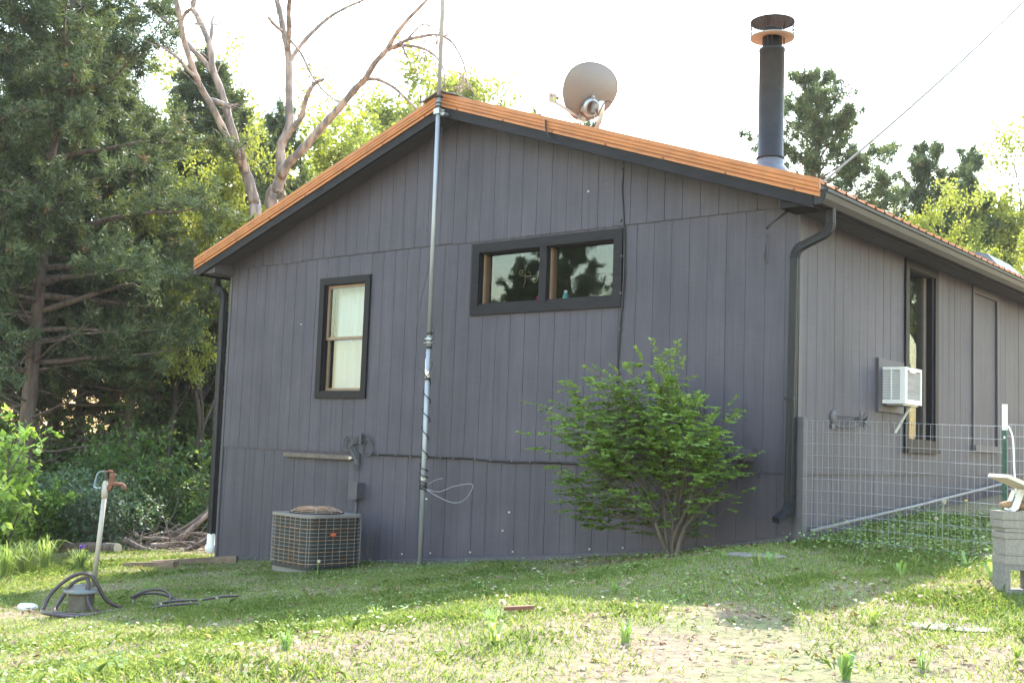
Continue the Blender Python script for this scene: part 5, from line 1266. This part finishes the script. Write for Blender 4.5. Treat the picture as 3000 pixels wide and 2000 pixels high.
WLB = ['dock weed left of the stepping stone', 'dock weed right of the stepping stone', 'upright broad weed in front of the fence', 'upright weed beside the fence leaf litter', 'leaning broad weed left of the blocks', 'drooping broad weed touching the blocks', 'broad weed below the sunlit dandelion', 'weed at the foot of the sunlit dandelion', 'weed clump in the shade below the shrub', 'grass tuft at the shade edge near the flat rock', 'single weed at the bottom edge right of centre', 'weed in the sunlit lawn below the condenser', 'weed at the bottom left edge', 'grass tuft in the sunlit lawn below the shrub', 'grass tuft near the bottom right corner', 'bright grass tuft at the lower right edge', 'weed under the shrub by the wall foot', 'grass tuft behind the hose coil', 'grass tuft at the shade edge below the mast']
def hit(px, py):
    d = CF+CR*(px-1500)/FPX-CU*(py-1000)/FPX
    for t in np.arange(2, 60, .02):
        p = CAM+t*d
        if p[2] < gz(p[0], p[1]): return p
    return p
for i, ((px_, py_), lab) in enumerate(zip(WD, WLB)):
    p = hit(px_, py_); br_ = 'broad' in lab or 'dock' in lab or 'single' in lab
    tuft('lawn_weed', p[0], p[1], 7 if br_ else 22+(i*5) % 14, .15 if br_ else .09+.05*((i*3) % 4)/3, .014 if br_ else .004, CLOV if i % 3 else GRASSM, lab, 'weed', 'weeds in the lawn', 200+i, .55+.6*((i*7) % 5)/5)
for i, (px_, py_, lab) in enumerate([(15, 1690, 'iris leaf clump cut by the left edge'), (70, 1680, 'iris leaf clump with arching blades near left edge'), (130, 1665, 'iris leaf clump left of the purple iris'), (235, 1668, 'iris leaves around the purple flower')]):
    p = hit(px_, py_); tuft('iris_clump', p[0], p[1], 130, .46 if i < 3 else .3, .006, GRASSM, lab, 'plant', 'iris clumps by the wood', 300+i, .75)
p = hit(236, 1668); ir = thing('iris_flower', tuple(p), 'single purple iris flower behind the hydrant', 'flower')
obj('stem', MB().tube([p, p+(0, 0, .26)], .006, 5), STRAW, ir)
m = MB(); [m.ball(p+np.array([.03*math.cos(a), .03*math.sin(a), .29+.01*(i % 2)]), .018, 7, 5, (.7, .7, 1.2)) for i, a in enumerate(np.linspace(0, 6.28, 5))]; obj('petals', m, PURP, ir)
def dandelion(p, h, r, label, head='clock'):
    o = thing('dandelion', tuple(p), label, 'dandelion', 'dandelions'); top = p+np.array([.01, 0, h])
    obj('stem', MB().tube(curve_pts([p, p+np.array([-.006, .004, h*.5]), top], 4), .0035, 5), M('green_stem', (.22, .32, .08), .6) if 'green_stem' not in MATS else MATS['green_stem'], o)
    if head == 'clock':
        V = []; rg = np.random.default_rng(int(abs(p[0])*1000) % 9999); D = unit(rg.normal(0, 1, (260, 3))); Pq = top+D*r*.25
        V = tris(Pq, D, np.full(260, r*.8), np.full(260, r*.10), rg)
        me = array_mesh('seed_head', V-WL[o.name], None, FLUFF, rg.random(260)); c = bpy.data.objects.new('seed_head', me); link(c, o, None)
    else:
        obj('flower_head', MB().ball(top, r, 10, 5, (1, 1, .4)), YELL, o)
FLUFF = leaf_mat('dandelion_fluff', [(0, (.62, .58, .55)), (1, (.78, .75, .72))], .45, tmul=1.0)
p = hit(1464, 1845); dandelion(p, .145, .021, 'tall white dandelion clock at the edge of sunlight')
p = hit(2815, 1468); dandelion(np.array([9.6, .35, gz(9.6, .35)]), .40, .022, 'tall dandelion clock inside the fence')
dandelion(np.array([9.5, .45, gz(9.5, .45)]), .24, .02, 'lower dandelion clock inside the fence by the pipe')
dandelion(np.array([9.72, .55, gz(9.72, .55)]), .40, .016, 'small yellow dandelion inside the fence', 'flower')
p = hit(930, 1690); dandelion(p, .17, .02, 'dandelion clock in front of the condenser')

# logs and fallen branches by the wood
def lg3(pts, r, label, mat=BARK, name='fallen_branch'):
    P = [at(a, b, d) for a, b, d in pts]; rr = np.interp(np.linspace(0, 1, 6*(len(P)-1)+1), np.linspace(0, 1, len(r)), r)
    return tag(obj(name, MB().tube(curve_pts(P, 6), rr, 8), mat, smooth=True), label, 'branch')
lo = thing('fallen_log', tuple(spot(270, 17.2)), 'thick brown log lying behind the hydrant', 'log')
L0, L1 = at(190, 1640, 17.6), at(342, 1645, 16.9); L0[2] = gz(L0[0], L0[1])+.07; L1[2] = gz(L1[0], L1[1])+.07
obj('log_body', MB().tube([L0, (L0+L1)/2+(0, 0, .01), L1], [.085, .08, .075], 12), BARK, lo, smooth=True)
obj('cut_end', MB().lathe(L1, [(.074, .0), (.072, .004), (0, .004)], 14, L1-L0), CUT, lo)
lg3([(365, 1580, 17.5), (420, 1608, 17.4), (500, 1622, 17.2), (560, 1605, 17.4), (640, 1555, 17.8)], [.05, .045, .04, .03], 'long dark curved branch lying across the brush pile')
lg3([(440, 1600, 17.8), (500, 1592, 17.9), (560, 1550, 18), (625, 1490, 18.2)], [.05, .045, .035], 'pale peeled branch rising toward the house corner', BARKD)
lg3([(380, 1592, 18), (430, 1575, 18), (500, 1580, 18), (560, 1600, 18.2)], [.02, .022, .018], 'thin arched branch above the curved branch', BARKD)
lg3([(505, 1570, 18.4), (570, 1530, 18.5), (630, 1480, 18.6)], [.05, .045, .04], 'dark branch slanting up beside the pale branch')
lg3([(560, 1618, 17.6), (600, 1590, 17.7), (650, 1575, 17.9)], [.02, .018, .012], 'thin twig at the right end of the brush pile', TWIG)
rg = np.random.default_rng(77); m = MB()
for k in range(130):
    p = at(rg.uniform(350, 650), 1600, rg.uniform(17.3, 19.3)); p[2] = gz(p[0], p[1])+rg.uniform(.01, .28)
    m.tube(wobble(p, rg.normal(0, 1, 3)*np.array([1, 1, .35]), rg.uniform(.3, 1.0), 4, rg, .2), [.011, .009, .007, .005, .002], 4, False)
tag(obj('brush_twigs', m, TWIG), 'tangle of thin dead twigs on the brush pile', 'twigs', kind='stuff')

# overhead wires
def wire(a, b, r, label, sag=.3):
    a, b = np.array(a, float), np.array(b, float)
    P = [a+(b-a)*t-np.array([0, 0, sag*4*t*(1-t)]) for t in np.linspace(0, 1, 24)]
    tag(obj('overhead_wire', MB().tube(P, r, 5), BLACKC), label, 'wire', 'overhead wires')
wire(at(2247, 668, 9.9), at(3300, -330, 22), .0135, 'dark service wire rising from house corner to upper right', .25)
wire(at(300, 262, 45), at(900, -100, 47), .014, 'thin wire crossing the sky behind the dead trees', .2)
wire(at(1602, 345, 46), at(1420, -250, 40), .006, 'faint guy wire nearer the mast', .1)
wire(at(1700, 330, 46), at(1560, -250, 40), .006, 'faint guy wire meeting the satellite dish', .1)
hk = obj('wire_anchor', MB().tube(curve_pts([(8.12, -.02, 3.88), (8.13, -.05, 3.85), (8.14, -.05, 3.70), (8.12, -.03, 3.62), (8.09, -.03, 3.66), (8.10, -.02, 3.82)]), .006, 5), GREYC, house)

# ---------------------------------------------------------------- thin scattering volume added to imitate veiling lens glare
hm = bpy.data.materials.new('lens_glare_volume'); hm.use_nodes = True; nt = hm.node_tree; nt.nodes.clear()
ho = nt.nodes.new('ShaderNodeOutputMaterial'); hv = nt.nodes.new('ShaderNodeVolumePrincipled')
hv.inputs['Density'].default_value = .00036; hv.inputs['Color'].default_value = (.95, .96, 1., 1); hv.inputs['Anisotropy'].default_value = .35
nt.links.new(hv.outputs[0], ho.inputs['Volume'])
tag(obj('lens_glare_veil', MB().box(-310, 310, -310, 310, -40, 17.5), hm, origin=(0, 0, -40)), kind='stuff')
